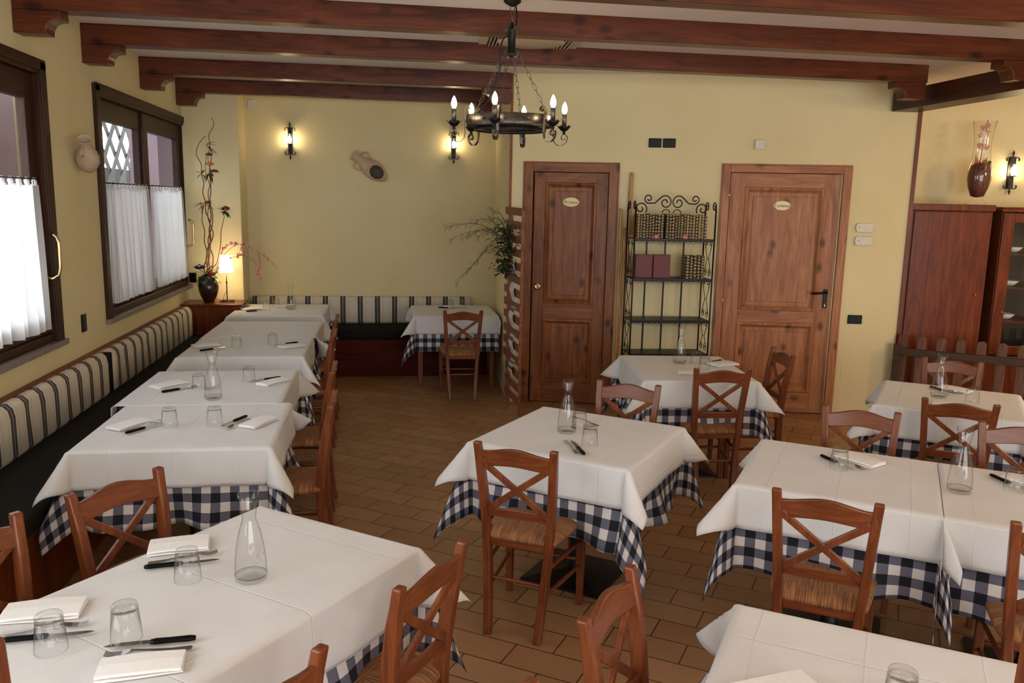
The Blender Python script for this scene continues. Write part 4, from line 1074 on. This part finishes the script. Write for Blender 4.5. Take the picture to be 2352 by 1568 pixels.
for z, lab in ((1.71, 'upper'), (1.595, 'lower')):
    b = MB(); X = Matrix.Translation(dw(3.027, z)) @ Matrix.Rotation(DA, 4, 'Z')
    pts = [(.074, -.04), (.074, .04), (-.055, .04), (-.07, .028), (-.076, 0), (-.07, -.028), (-.055, -.04)]
    b.loft([[(x, y, zz) for x, zz in pts] for y in (-.001, -.022)], X=X)
    o = tag(b.build('tag_block', 'white_plastic', bevel=.004), 'pale tag-shaped block on the wall right of the toilet door, %s one' % lab, 'wall tag', 'pair of pale wall tags')
    b = MB(); b.strip([(-.052, -.0225, -.006), (-.035, -.0225, .006)], (0, 1, 0), .002, .003, X); b.build('incised_mark', 'vent_dark', o)
RZL = -PI/2+PI
def leftwall(y, z): return Matrix.Translation((WX, y, z)) @ Matrix.Rotation(PI/2, 4, 'Z')
fitting('wall_socket', 'black_plastic', leftwall(5.87, 1.0), .08, .12, 'black electric socket low on the wall between the windows', 'socket', rnd_=.008)
fitting('wall_socket', 'black_plastic', Matrix.Translation((-2.0, 8.88, 1.03)), .07, .10, 'black socket in the corner beside the flower vase', 'socket', d=.03, rnd_=.006)

# air vent in the ceiling
e = empty('air_vent', (1.0, 5.95, 3.0), math.radians(-3), 'cream ceiling air diffuser seen between two beams behind the chandelier', 'air vent')
b = MB(); b.box(-.36, .36, -.36, .36, -.012, 0); b.build('vent_frame', 'cream_vent', e, bevel=.004)
b = MB(); b.box(-.3, .3, -.3, .3, -.016, -.0122); b.build('vent_opening', 'vent_dark', e)
b = MB()
for k in range(24): b.box(-.29+k*.025, -.282+k*.025, -.3, .3, -.022, -.0162)
b.build('vent_louvre', 'cream_vent', e)
b = MB(); b.lathe([(.24, -.024), (.22, -.030), (.05, -.034), (.002, -.034)], 40); b.build('vent_centre', 'cream_vent', e)

# ------------------------------------------------------------------ bamboo canes leaning on the door wall
for k, (ub, ut, zt, r, lab) in enumerate(((.925, .975, 2.15, .022, 'tallest'), (.90, .892, 1.83, .017, 'left'), (.95, .93, 1.66, .015, 'shortest'))):
    b = MB(); n = 46; P0 = Vector(dw(ub, .0, .10)); P1 = Vector(dw(ut, zt, .03))
    pts, rs = [], []
    for i in range(n+1):
        t = i/n; pts.append(P0.lerp(P1, t)); rs.append(r*(1-.25*t)*(1.12 if i % 7 == 0 else 1))
    b.tube(pts, rs, 12)
    tag(b.build('bamboo_cane', 'bamboo_cane'), '%s bamboo cane leaning on the wall between the private door and the bookshelf' % lab, 'bamboo cane', 'bamboo canes')

# ------------------------------------------------------------------ iron bookshelf
BX, BY = 2.44, 6.94
e = empty('iron_bookshelf', (BX, BY, 0), math.radians(-2.5), 'black wrought-iron bookshelf with scrolled top between the two doors', 'bookshelf')
HW, HD = .352, .135
SHZ = [1.582, 1.238, .875, .575, .22]
for sx in (-1, 1):
    for sy in (-1, 1):
        b = MB(); b.tube([(sx*HW, sy*HD, 0), (sx*HW, sy*HD, 1.84)], .0075, 8); b.build('post', 'black_iron', e)
for z in SHZ:
    b = MB(); b.box(-HW, HW, -HD, HD, z-.006, z+.002)
    b.box(-HW, HW, -HD-.004, -HD+.004, z-.022, z+.006); b.build('shelf', 'black_iron', e)
    b = MB(); n = 14
    for k in range(n):
        c_ = (-HW+.02+(k+.5)*(2*HW-.04)/n, z-.014)
        b.tube([(c_[0]+.024*math.cos(a), -HD, c_[1]+.024*math.sin(a)) for a in [PI+j*PI/8 for j in range(9)]], .0018, 5)
    b.build('scalloped_fringe', 'black_iron', e)
for x in (-.17, 0, .17):
    b = MB(); b.strip([(x, HD, .15), (x, HD, 1.58)], (1, 0, 0), .016, .004); b.build('back_bar', 'black_iron', e)
b = MB()
def sc2(pts, y, r=.006, flip=1): b.tube([(x*flip, y, z) for x, z in pts], r, 6)
Z0 = 1.0
for fl in (-1, 1):
    A_ = spiral((.207, 1.923), .010, .040, -PI/2+2*PI*1.2, -PI/2, 34)
    B_ = spiral((.058, 1.893), .058, .012, PI/2, PI/2+PI*2.6, 40)
    sc2(A_ + [(.15, 1.886), (.11, 1.925), (.082, 1.947)] + B_, 0, .0055, fl)
    sc2(spiral((.275, 1.838), .056, .012, PI*1.2, -PI*1.3, 36), 0, .0055, fl)
    sc2(spiral((.05, 1.80), .034, .034, 0, PI, 12), 0, .004, fl)
b.build('scrolled_crest', 'black_iron', e)
for sx in (-1, 1):
    b = MB()
    def ss(pts, r, n=5):
        q = MB(); q.tube(pts, r, n); q.build('side_scroll', 'black_iron', e)
    ss([(sx*HW, y, z) for y, z in [(-HD, 1.84)] + spiral((-HD+.045, 1.86), .045, .012, PI, -PI*1.6, 22)], .005, 6)
    ss([(sx*HW, y, z) for y, z in [(HD, 1.84)] + spiral((HD-.045, 1.86), .045, .012, 0, PI*2.6, 22)], .005, 6)
    for z1, z0 in zip(SHZ, SHZ[1:]):
        m_ = (z0+z1)/2
        for sy in (-1, 1):
            for zz, up in ((z1-.04, -1), (z0+.05, 1)):
                ss([(sx*HW, y, z) for y, z in spiral((sy*.055, zz), .036, .010, PI*.5*up, PI*.5*up+sy*2*PI*1.3, 20)], .003, 5)
            ss([(sx*HW, sy*.085, z0+.05), (sx*HW, sy*.02, m_), (sx*HW, 0, m_), (sx*HW, -sy*.02, m_), (sx*HW, -sy*.085, z1-.05)], .003, 5)
ca, sa = math.cos(math.radians(-2.5)), math.sin(math.radians(-2.5))
def bs_(x, y): return (BX+x*ca-y*sa, BY+x*sa+y*ca)
def book(x, z, w_, h, d, mat, label, group, y=-.02, rz=0):
    m = MB()
    sec = [(w_/2, d/2), (w_/2, -d/2+.012)] + [(w_/2*math.cos(a), -d/2+.012-.012*math.sin(a)) for a in (.5, 1.0, 1.57, 2.14, 2.64)] + [(-w_/2, -d/2+.012), (-w_/2, d/2)]
    m.loft([[(a, b_, q) for a, b_ in sec] for q in (0, h)])
    for q in (.12, .36, .6, .85):
        m.loft([[(a*1.05, b_-.0015, h*q+dz) for a, b_ in sec[1:-1]] for dz in (0, .004)])
    X_ = bs_(x, y)
    return tag(m.build('book', mat, loc=(X_[0], X_[1], z), rz=math.radians(-2.5)+rz), label, 'book', group)
rnd = random.Random(3)
x = -.330; names = []
k = 0
while x < .275:
    w_ = rnd.choice((.024, .026, .028)); h = .205+rnd.uniform(-.006, .006)
    if k == 9: x += .018
    if k < 1: mt = 'spine_tan'
    elif k in (16, 18, 20, 21): mt = 'spine_tan'
    else: mt = 'spine_olive' if (k*7) % 3 else 'spine_brown'
    book(x+w_/2, SHZ[0]+.0025, w_*.94, h, .15, mt, 'gilt leather-bound volume in the row on the top shelf, %s' % ('before the gap' if k < 9 else 'after the gap'), 'leather volumes left of the gap on the top shelf' if k < 9 else 'leather volumes right of the gap on the top shelf', y=-.05)
    x += w_; k += 1
for j in range(5):
    book(.135+j*.033, SHZ[1]+.0025, .030, .20-.004*(j % 2), .15, 'spine_brown' if j % 2 else 'spine_olive', 'thick gilt leather volume on the second shelf, in the group at its right end', 'leather volumes on the second shelf', y=-.05)
for xx, lab in ((-.245, 'left'), (-.085, 'right')):
    m = MB(); m.box(-.075, .075, -.02, .02, 0, .205); X_ = bs_(xx, -.06)
    o = tag(m.build('book', 'burgundy_leather', bevel=.004, loc=(X_[0], X_[1], SHZ[1]+.0025), rz=math.radians(-2.5)), 'large burgundy book standing cover outwards on the second shelf, %s one' % lab, 'book', 'burgundy books')
def rose(bm, c, r, X=None, layers=3, seed=0):
    rr = random.Random(seed)
    for L in range(layers):
        n = 3+L*2
        for j in range(n):
            a = 2*PI*j/n + L*.7; R_ = r*(.25+.33*L)
            def pf(u, v, a=a, R_=R_, L=L):
                s = (u-.5)*1.5; cu = R_*(1+.35*v)
                return (c[0]+cu*math.cos(a+s), c[1]+cu*math.sin(a+s), c[2]+r*(v*.95-.35)-r*.25*L*v + .1*r*math.cos(s*3))
            bm.grid(4, 3, pf, X)
    bm.sphere(c, r*.25, 8)
for xx, lab in ((-.165, 'left'), (.09, 'right')):
    X_ = bs_(xx, -.128); m = MB(); rose(m, (0, 0, .012), .02, layers=3)
    m.sphere((0, 0, .008), .02, 10)
    tag(m.build('silk_rose', 'pink_petal', loc=(X_[0], X_[1], SHZ[0]+.012)), 'small pink silk rose on the top shelf before the books, %s one' % lab, 'flower', 'pink silk roses')

# ------------------------------------------------------------------ leaves
def leaf(bm, p, d, up, L, w_, bend=.15):
    p, d = Vector(p), Vector(d).normalized(); s = d.cross(Vector(up))
    if s.length < 1e-4: s = d.orthogonal()
    s.normalize(); nrm = s.cross(d)
    v = []; prof_ = ((0, 0), (.25, .8), (.5, 1), (.75, .65), (1, 0))
    for t, q in prof_:
        c_ = p + d*L*t - nrm*bend*L*t*t
        v += [tuple(c_ - s*w_*q/2), tuple(c_ + nrm*w_*.12*q), tuple(c_ + s*w_*q/2)]
    f = []
    for i in range(4):
        a = i*3
        f += [(a, a+1, a+4, a+3), (a+1, a+2, a+5, a+4)]
    bm.add(v, f, True)
def curve(pts, n):
    pts = [Vector(p) for p in pts]; out = []
    for i in range(n+1):
        t = i/n*(len(pts)-1); k = min(int(t), len(pts)-2); f_ = t-k
        p0 = pts[max(k-1, 0)]; p1 = pts[k]; p2 = pts[k+1]; p3 = pts[min(k+2, len(pts)-1)]
        out.append(.5*((2*p1)+(-p0+p2)*f_+(2*p0-5*p1+4*p2-p3)*f_*f_+(-p0+3*p1-3*p2+p3)*f_**3))
    return out
rnd = random.Random(11)
# hanging olive and ivy greenery on the trellis
e = empty('hanging_greenery', (1.09, 7.2, 1.5), 0, 'bunch of grey-green olive sprigs and dark ivy hanging on the trellis', 'plant')
st, lv, iv = MB(), MB(), MB()
for tip, n_ in (((-.60, .10, .14), 26), ((-.50, .05, -.36), 28), ((-.36, .12, .20), 22), ((-.20, .0, .29), 20), ((-.44, -.06, .06), 24), ((-.30, .1, .06), 22), ((-.24, -.1, .22), 20), ((-.30, .02, -.12), 22), ((-.14, .05, .16), 16), ((-.55, .0, .04), 22), ((-.38, .0, -.22), 20), ((-.18, -.05, .08), 16)):
    tip = Vector(tip); mid = tip*.5 + Vector((0, 0, .10))
    c_ = curve([(-.02, 0, 0), mid, tip], n_)
    st.tube(c_, [.0028*(1-i/len(c_)*.6) for i in range(len(c_))], 5)
    for i in range(5, len(c_)-1):
        t = (c_[i+1]-c_[i]).normalized()
        for sg in (-1, 1):
            sd_ = Vector((rnd.uniform(-1, 1), rnd.uniform(-1, 1), rnd.uniform(-1, 1))).normalized()
            leaf(lv, c_[i], t+sd_*.8, (0, 0, 1), rnd.uniform(.05, .08), .014, rnd.uniform(0, .3))
for i in range(420):
    a = rnd.uniform(0, 2*PI); r_ = abs(rnd.gauss(0, .07)); z = rnd.uniform(-.25, .16)
    p_ = Vector((-.06+r_*math.cos(a)*.9, r_*math.sin(a)*1.0, z + rnd.gauss(0, .02)))
    leaf(iv, p_, (math.cos(a), math.sin(a), rnd.uniform(-.8, .5)), (0, 0, 1), rnd.uniform(.03, .055), rnd.uniform(.025, .04), .3)
st.build('olive_stem', 'dark_twig', e); lv.build('olive_foliage', 'olive_leaf', e); iv.build('ivy_foliage', 'ivy_leaf', e)
b = MB(); b.tube([(.055, .0, .02), (.04, -.02, .10), (0, -.03, .14), (-.05, 0, .12), (-.08, .02, .04)], .004, 6); b.tube([(.055, .0, .05), (.07, .03, .12), (.02, .05, .15), (-.04, .02, .10)], .004, 6); b.build('vine_loop', 'dark_twig', e)

# ------------------------------------------------------------------ trellis
T0, T1 = Vector((1.14, 6.97, 0)), Vector((1.108, 7.40, 0))
td = (T1-T0).normalized(); ta = math.atan2(td.y, td.x)
e = empty('slatted_trellis', T0, ta, 'upright wooden trellis of horizontal slats at the end of the niche', 'trellis')
for xx in (0.0, .43):
    b = MB(); b.box(xx-.012, xx+.012, -.010, .010, 0, 1.80); b.build('upright', 'trellis_wood', e, bevel=.003)
sl = None
for k in range(15):
    z = .10+k*.118
    b = MB(); X = XF((.0, .019 if k % 2 == 0 else .019, z), rx=math.radians(0), ry=math.radians(rnd.uniform(-1, 1)))
    b.box(-.05, .60 if z > .4 else .50, -.0065, .0065, 0, .068, X); b.build('slat', 'trellis_wood', e, bevel=.002)
b = MB(); pts = []
n = 60
for i in range(n+1):
    z = 1.36 - i/n*1.0; pts.append((.19+.012*math.sin(z*9), .034+.016*math.sin((z-.1)/.118*PI), z))
b.strip(pts, (1, 0, 0), .16, .002)
tag(b.build('woven_runner', 'runner_stripe', loc=T0, rz=ta), 'white and grey striped cloth strip threaded through the trellis slats', 'cloth')

# ------------------------------------------------------------------ corner vase, dried branches, blossom, lamp
e = empty('flower_vase', (-1.81, 8.68, .80), 0, 'dark brown glazed pot-bellied vase on the corner cupboard', 'vase')
b = MB(); b.lathe([(.048, 0), (.052, .01), (.078, .06), (.098, .12), (.100, .165), (.086, .21), (.066, .235), (.062, .25), (.070, .265), (.064, .268), (.055, .25), (.06, .22), (.02, .2)], 36); b.build('vase_body', 'dark_glaze', e)
for sg in (-1, 1):
    b = MB(); b.tube([(sg*.064, 0, .255), (sg*.09, 0, .25), (sg*.095, 0, .225), (sg*.078, 0, .205)], .007, 8); b.build('vase_handle', 'dark_glaze', e)
VX, VY, VZ = -1.81, 8.68, 1.06
e = empty('dried_branch_arrangement', (VX, VY, VZ), 0, 'tall twisted reddish branches with silk roses and ferns rising from the dark vase', 'flower arrangement')
def tw(pts, r0, n=40, wob=.008, seed=0):
    rr = random.Random(seed); c_ = curve(pts, n); f1, f2 = rr.uniform(20, 34), rr.uniform(20, 34)
    out = [Vector((p.x+wob*math.sin(f1*p.z+seed), p.y+wob*math.cos(f2*p.z), p.z)) for p in c_]
    return out, [r0*(1-.6*i/n) for i in range(n+1)]
br_ = [[(0, 0, -.15), (.02, 0, .15), (.03, .02, .45), (.05, 0, .72), (.06, 0, 1.05), (.075, 0, 1.30), (.06, 0, 1.40), (.11, 0, 1.50), (.10, 0, 1.57)],
       [(0, 0, -.15), (-.03, .0, .10), (.04, .0, .42), (.00, .02, .68), (-.01, 0, .82), (-.02, 0, 1.06), (-.055, 0, 1.2), (-.045, 0, 1.31), (.04, 0, 1.39)],
       [(0, 0, -.15), (.05, .02, .12), (.02, 0, .38), (.075, 0, .6), (.03, 0, .78), (.07, 0, .98), (.05, 0, 1.15), (.06, 0, 1.30)],
       [(0, 0, -.15), (.01, -.03, .2), (.06, 0, .42), (.02, 0, .64), (.065, 0, .85), (.02, 0, 1.0), (.03, 0, 1.2)],
       [(0, 0, -.12), (.03, 0, .06), (.10, 0, .16), (.135, 0, .36), (.155, .0, .52), (.20, 0, .66)],
       [(0, 0, -.15), (-.01, 0, .25), (-.03, 0, .55), (-.04, 0, .75)]]
for i, bp in enumerate(br_):
    b = MB(); p_, r_ = tw(bp, .007, 60, .007 if i != 4 else .004, i+1); b.tube(p_, r_, 6); b.build('branch', 'twig_bark', e)
def clump(c, n_, L, seed):
    rr = random.Random(seed); m = MB()
    for i in range(n_):
        a = rr.uniform(0, 2*PI); d_ = Vector((math.cos(a), math.sin(a)*.5-.1, rr.uniform(-.9, .8)))
        leaf(m, c, d_, (0, 0, 1), rr.uniform(.7, 1)*L, .026, .35)
    m.build('silk_foliage', 'silk_leaf', e)
for i, (c_, n_, L) in enumerate((((.03, -.01, 1.30), 5, .14), ((.06, -.01, 1.03), 14, .11), ((-.02, 0, 1.02), 5, .08), ((.0, -.01, .73), 10, .12), ((.19, -.01, .66), 14, .10), ((-.02, -.03, .03), 22, .16), ((.05, -.03, .0), 18, .13))):
    clump(c_, n_, L, 20+i)
for c_, mt, r_ in (((.06, -.02, 1.21), 'red_petal', .03), ((.065, -.03, 1.12), 'orange_petal', .034), ((.11, -.03, 1.05), 'red_petal', .03), ((.03, -.03, .74), 'red_petal', .03), ((.20, -.02, .69), 'red_petal', .034), ((.03, -.07, .03), 'red_petal', .035), ((-.06, -.08, .10), 'navy_petal', .045)):
    m = MB(); rose(m, c_, r_); m.build('silk_rose', mt, e)
m = MB(); m.sphere((-.06, -.10, .105), .018, 10); m.build('flower_heart', 'pale_petal', e)
e = empty('blossom_spray', (VX+.03, VY, VZ), 0, 'arching spray of pink silk cherry blossom reaching out over the lamp', 'flower arrangement')
sp = [[(0, 0, -.12), (.04, -.02, .02), (.10, -.03, .17), (.22, -.02, .30), (.33, -.03, .33), (.45, -.03, .27), (.56, -.02, .19), (.64, -.02, .10)],
      [(0, 0, -.12), (.05, -.02, .04), (.16, -.04, .16), (.30, -.03, .22), (.40, -.03, .19), (.47, -.02, .10), (.44, -.02, .02)],
      [(.10, -.03, .17), (.13, -.02, .28), (.19, 0, .33), (.26, 0, .34)], [(.33, -.03, .33), (.36, -.02, .36), (.30, 0, .28), (.27, 0, .20)], [(.47, -.02, .24), (.49, -.02, .12), (.46, -.02, .04), (.50, -.02, -.02)]]
b = MB(); fl = MB(); rr = random.Random(5)
for s_ in sp:
    c_ = curve(s_, 26); b.tube(c_, [.0028*(1-.6*i/26) for i in range(27)], 5)
    for i in range(6, 27):
        if rr.random() < .62:
            q = c_[i]+Vector((rr.uniform(-.012, .012), rr.uniform(-.012, .012), rr.uniform(-.01, .012)))
            a0 = rr.uniform(0, 6)
            for j in range(5):
                a = a0+j*2*PI/5; leaf(fl, q, (math.cos(a), rr.uniform(-.5, .3), math.sin(a)), (0, 1, 0), .014, .012, -.2)
b.build('blossom_twig', 'dark_twig', e); fl.build('blossoms', 'pink_petal', e)
e = empty('table_lamp', (-1.632, 8.68, .80), 0, 'small lit table lamp with white drum shade on the corner cupboard', 'lamp')
b = MB(); b.lathe([(.055, .012), (.055, .016), (.0, .016)], 4)
b = MB(); b.tube([(-.065, -.05, .008), (.065, -.05, .008)], .005, 6); b.tube([(-.065, .05, .008), (.065, .05, .008)], .005, 6); b.tube([(0, -.05, .008), (0, .05, .008)], .006, 6); b.tube([(.065, -.05, .008), (.065, .05, .008)], .004, 6); b.build('lamp_base', 'black_iron', e)
b = MB(); b.tube([(0, 0, .008), (0, 0, .33)], .005, 8); b.tube([(0, 0, .19), (0, 0, .21)], .008, 8); b.build('lamp_pole', 'black_iron', e)
b = MB(); b.lathe([(.072, .305), (.054, .475), (.053, .475), (.071, .305)], 32, closed=True); b.build('lamp_shade', 'lamp_shade_fabric', e)
b = MB(); b.sphere((0, 0, .38), .024, 12); b.build('lamp_bulb', 'sconce_glow', e)
b = MB(); b.tube(curve([(0, 0, .12), (-.03, -.01, .06), (-.035, -.01, .01), (-.06, .03, .01), (-.12, .10, .02), (-.22, .14, .10), (-.34, .165, .21)], 30), .002, 5); b.build('lamp_cord', 'black_plastic', e)

# ------------------------------------------------------------------ right side: cabinets, vase, fence
CB = Matrix.Translation(DP) @ Matrix.Rotation(DA, 4, 'Z')
e = empty('tall_cabinet', DP, DA, 'tall plain mahogany cabinet behind the picket fence', 'cabinet')
c0, c1 = 3.425, 4.105
b = MB(); b.box(c0, c1, .02, .44, 0, 1.87); b.build('cabinet_body', 'mahogany', e, bevel=.004)
b = MB(); b.box(c0-.004, c1+.012, -.003, .445, 1.872, 1.93); b.build('cornice', 'mahogany', e, bevel=.005)
b = MB(); b.box(c0+.022, c1-.035, .002, .018, .08, 1.862); b.build('cabinet_door', 'mahogany', e, bevel=.003)
b = MB(); b.tube([(c1-.085, .002, 1.145), (c1-.085, -.012, 1.145)], [.004, .009], 10); b.build('cabinet_knob', 'brass', e)
e = empty('display_cabinet', DP, DA, 'dark display cabinet with glazed door at the right photo edge', 'cabinet')
g0 = 4.185; g1 = 5.05
b = MB(); b.box(g0, g0+.03, .02, .44, 0, 1.87); b.box(g1-.03, g1, .02, .44, 0, 1.87); b.box(g0+.03, g1-.03, .02, .42, 0, .6); b.build('cabinet_body', 'mahogany', e, bevel=.004)
b = MB(); b.box(g0+.031, g1-.031, .41, .44, .6, 1.87); b.build('back_panel', 'dark_table_paint', e)
b = MB(); b.box(g0-.02, g1+.02, -.015, .445, 1.872, 1.90); b.box(g0-.01, g1+.01, -.005, .445, 1.90, 1.915); b.build('cornice', 'mahogany', e, bevel=.005)
b = MB()
for a0, a1, z0, z1 in ((g0+.005, g0+.10, .62, 1.865), (g1-.10, g1-.005, .62, 1.865), (g0+.10, g1-.10, 1.78, 1.865), (g0+.10, g1-.10, .62, .70)): b.box(a0, a1, 0, .018, z0, z1)
b.build('glazed_door', 'mahogany', e, bevel=.004)
b = MB(); b.box(g0+.09, g1-.09, .008, .011, .69, 1.79); b.build('cabinet_glass', 'window_glass', e)
for z in (.9, 1.2, 1.5):
    b = MB(); b.box(g0+.031, g1-.031, .05, .41, z, z+.015); b.build('cabinet_shelf', 'girder_wood', e)
b = MB(); b.tube([(g0+.075, 0, 1.0), (g0+.075, -.014, 1.0)], [.004, .009], 10); b.build('cabinet_knob', 'brass', e)
for k, z in enumerate((1.216, 1.516, .916)):
    p = DP+DU*(g0+.2)+DN*(-.2)
    b = MB(); b.lathe([(.03, 0), (.05, .01), (.085, .05), (.08, .05), (.045, .012), (.002, .008)], 24)
    tag(b.build('china_bowl', 'china_white', loc=(p.x, p.y, z+.0005)), 'white bowl inside the display cabinet on its %s shelf' % ('middle', 'upper', 'lower')[k], 'bowl', 'white bowls in the display cabinet')
vp = DP+DU*4.015+DN*(-.16); vz = 1.9305
e = empty('tall_glass_vase', (vp.x, vp.y, vz), DA, 'tall flared clear glass vase standing on top of the plain cabinet', 'vase')
b = MB(); o_ = [(.085, 0), (.088, .01), (.05, .045), (.055, .07), (.085, .15), (.098, .22), (.095, .30), (.078, .38), (.068, .48), (.075, .60), (.095, .72)]
b.lathe(o_ + [(.093, .72), (.073, .60), (.066, .48), (.076, .38), (.093, .30), (.096, .22), (.083, .15), (.053, .072), (.004, .06)], 36); b.build('vase_glass', 'tableware_glass', e)
b = MB(); b.lathe([(.02, .065), (.05, .075), (.079, .15), (.091, .22), (.088, .29), (.075, .34), (.03, .36), (.002, .35)], 28); b.build('potpourri_filling', 'potpourri', e)
e = empty('orchid_in_vase', (vp.x, vp.y, vz), DA, 'faded silk orchid stem and coral tissue standing in the tall glass vase', 'flower arrangement')
b = MB()
for a, h in ((-.9, .42), (.7, .40), (2.4, .44), (-2.2, .38)): 
    b.add([(.0, 0, .33), (.055*math.cos(a-.5), .055*math.sin(a-.5), .34), (.05*math.cos(a), .05*math.sin(a), h), (.055*math.cos(a+.6), .055*math.sin(a+.6), .34)], [(0, 1, 2), (0, 2, 3)])
b.build('coral_tissue', 'coral_tissue', e)
b = MB(); c_ = curve([(-.01, 0, .34), (0, 0, .48), (.01, 0, .60), (.02, 0, .73)], 20); b.tube(c_, .003, 6); b.build('orchid_stem', 'dark_twig', e)
b = MB(); rr = random.Random(9)
for c_ in ((-.02, -.01, .66), (.02, -.02, .62), (-.03, -.01, .60), (.0, -.02, .54), (-.03, -.01, .51), (.03, -.01, .50), (.015, -.02, .68)):
    for j in range(5):
        a = j*2*PI/5+rr.random(); leaf(b, c_, (math.cos(a), -.2, math.sin(a)), (0, 1, 0), .028, .026, -.15)
b.build('orchid_flowers', 'orchid_petal', e)
b = MB()
for j in range(12):
    a = rr.uniform(0, 6.3); leaf(b, (.045, -.02, .36), (math.cos(a), -.4, math.sin(a)), (0, 1, 0), .035, .02, .2)
b.build('green_leaves', 'silk_leaf', e)

fp = Vector((4.47, 6.60, 0)); fa = math.radians(-37)
e = empty('picket_fence', fp, fa, 'low dark wooden picket fence with rounded tops in front of the cabinets', 'fence')
b = MB(); b.box(-.02, 2.3, -.02, .012, .60, .665); b.build('fence_rail', 'fence_rail_wood', e, bevel=.004)
b = MB(); b.box(-.02, 2.3, -.02, .012, .16, .22); b.build('fence_rail', 'fence_rail_wood', e, bevel=.004)
for k in range(13):
    x = .045+k*.153
    b = MB(); top = [(x+.038*math.cos(a), .75+.03*math.sin(a)) for a in [j*PI/8 for j in range(9)]]
    sec = [(x-.038, .03), (x+.038, .03)]+top
    b.loft([[(p_[0], y, p_[1]) for p_ in sec] for y in (.013, .030)]); b.build('picket', 'fence_wood', e, bevel=.003)
b = MB(); b.box(2.24, 2.30, -.01, .05, 0, .82); b.build('fence_post', 'fence_wood', e, bevel=.004)
b = MB(); b.box(-.02, .03, -.05, .0, 0, .70); b.build('fence_post', 'fence_rail_wood', e, bevel=.004)

# blurred reddish posts close to the camera on both picture edges
for (x0, y0, x1, y1, lab) in ((.972, 1.0, .952, 1.0, 'reddish wooden post close to the camera at the right photo edge'), (-.492, 1.0, -.474, 1.0, 'reddish wooden post close to the camera at the lower left photo corner')):
    b = MB(); zt = 1.375 if x0 > 0 else 1.33
    def sq(x, y, z, r=.022): return [(x-r, y-r, z), (x+r, y-r, z), (x+r, y+r, z), (x-r, y+r, z)]
    b.loft([sq(x1, y1, 0), sq(x1, y1, .95), sq(x0, y0, zt)])
    tag(b.build('wooden_post', 'chair_wood', bevel=.008, seg=3), lab, 'post')
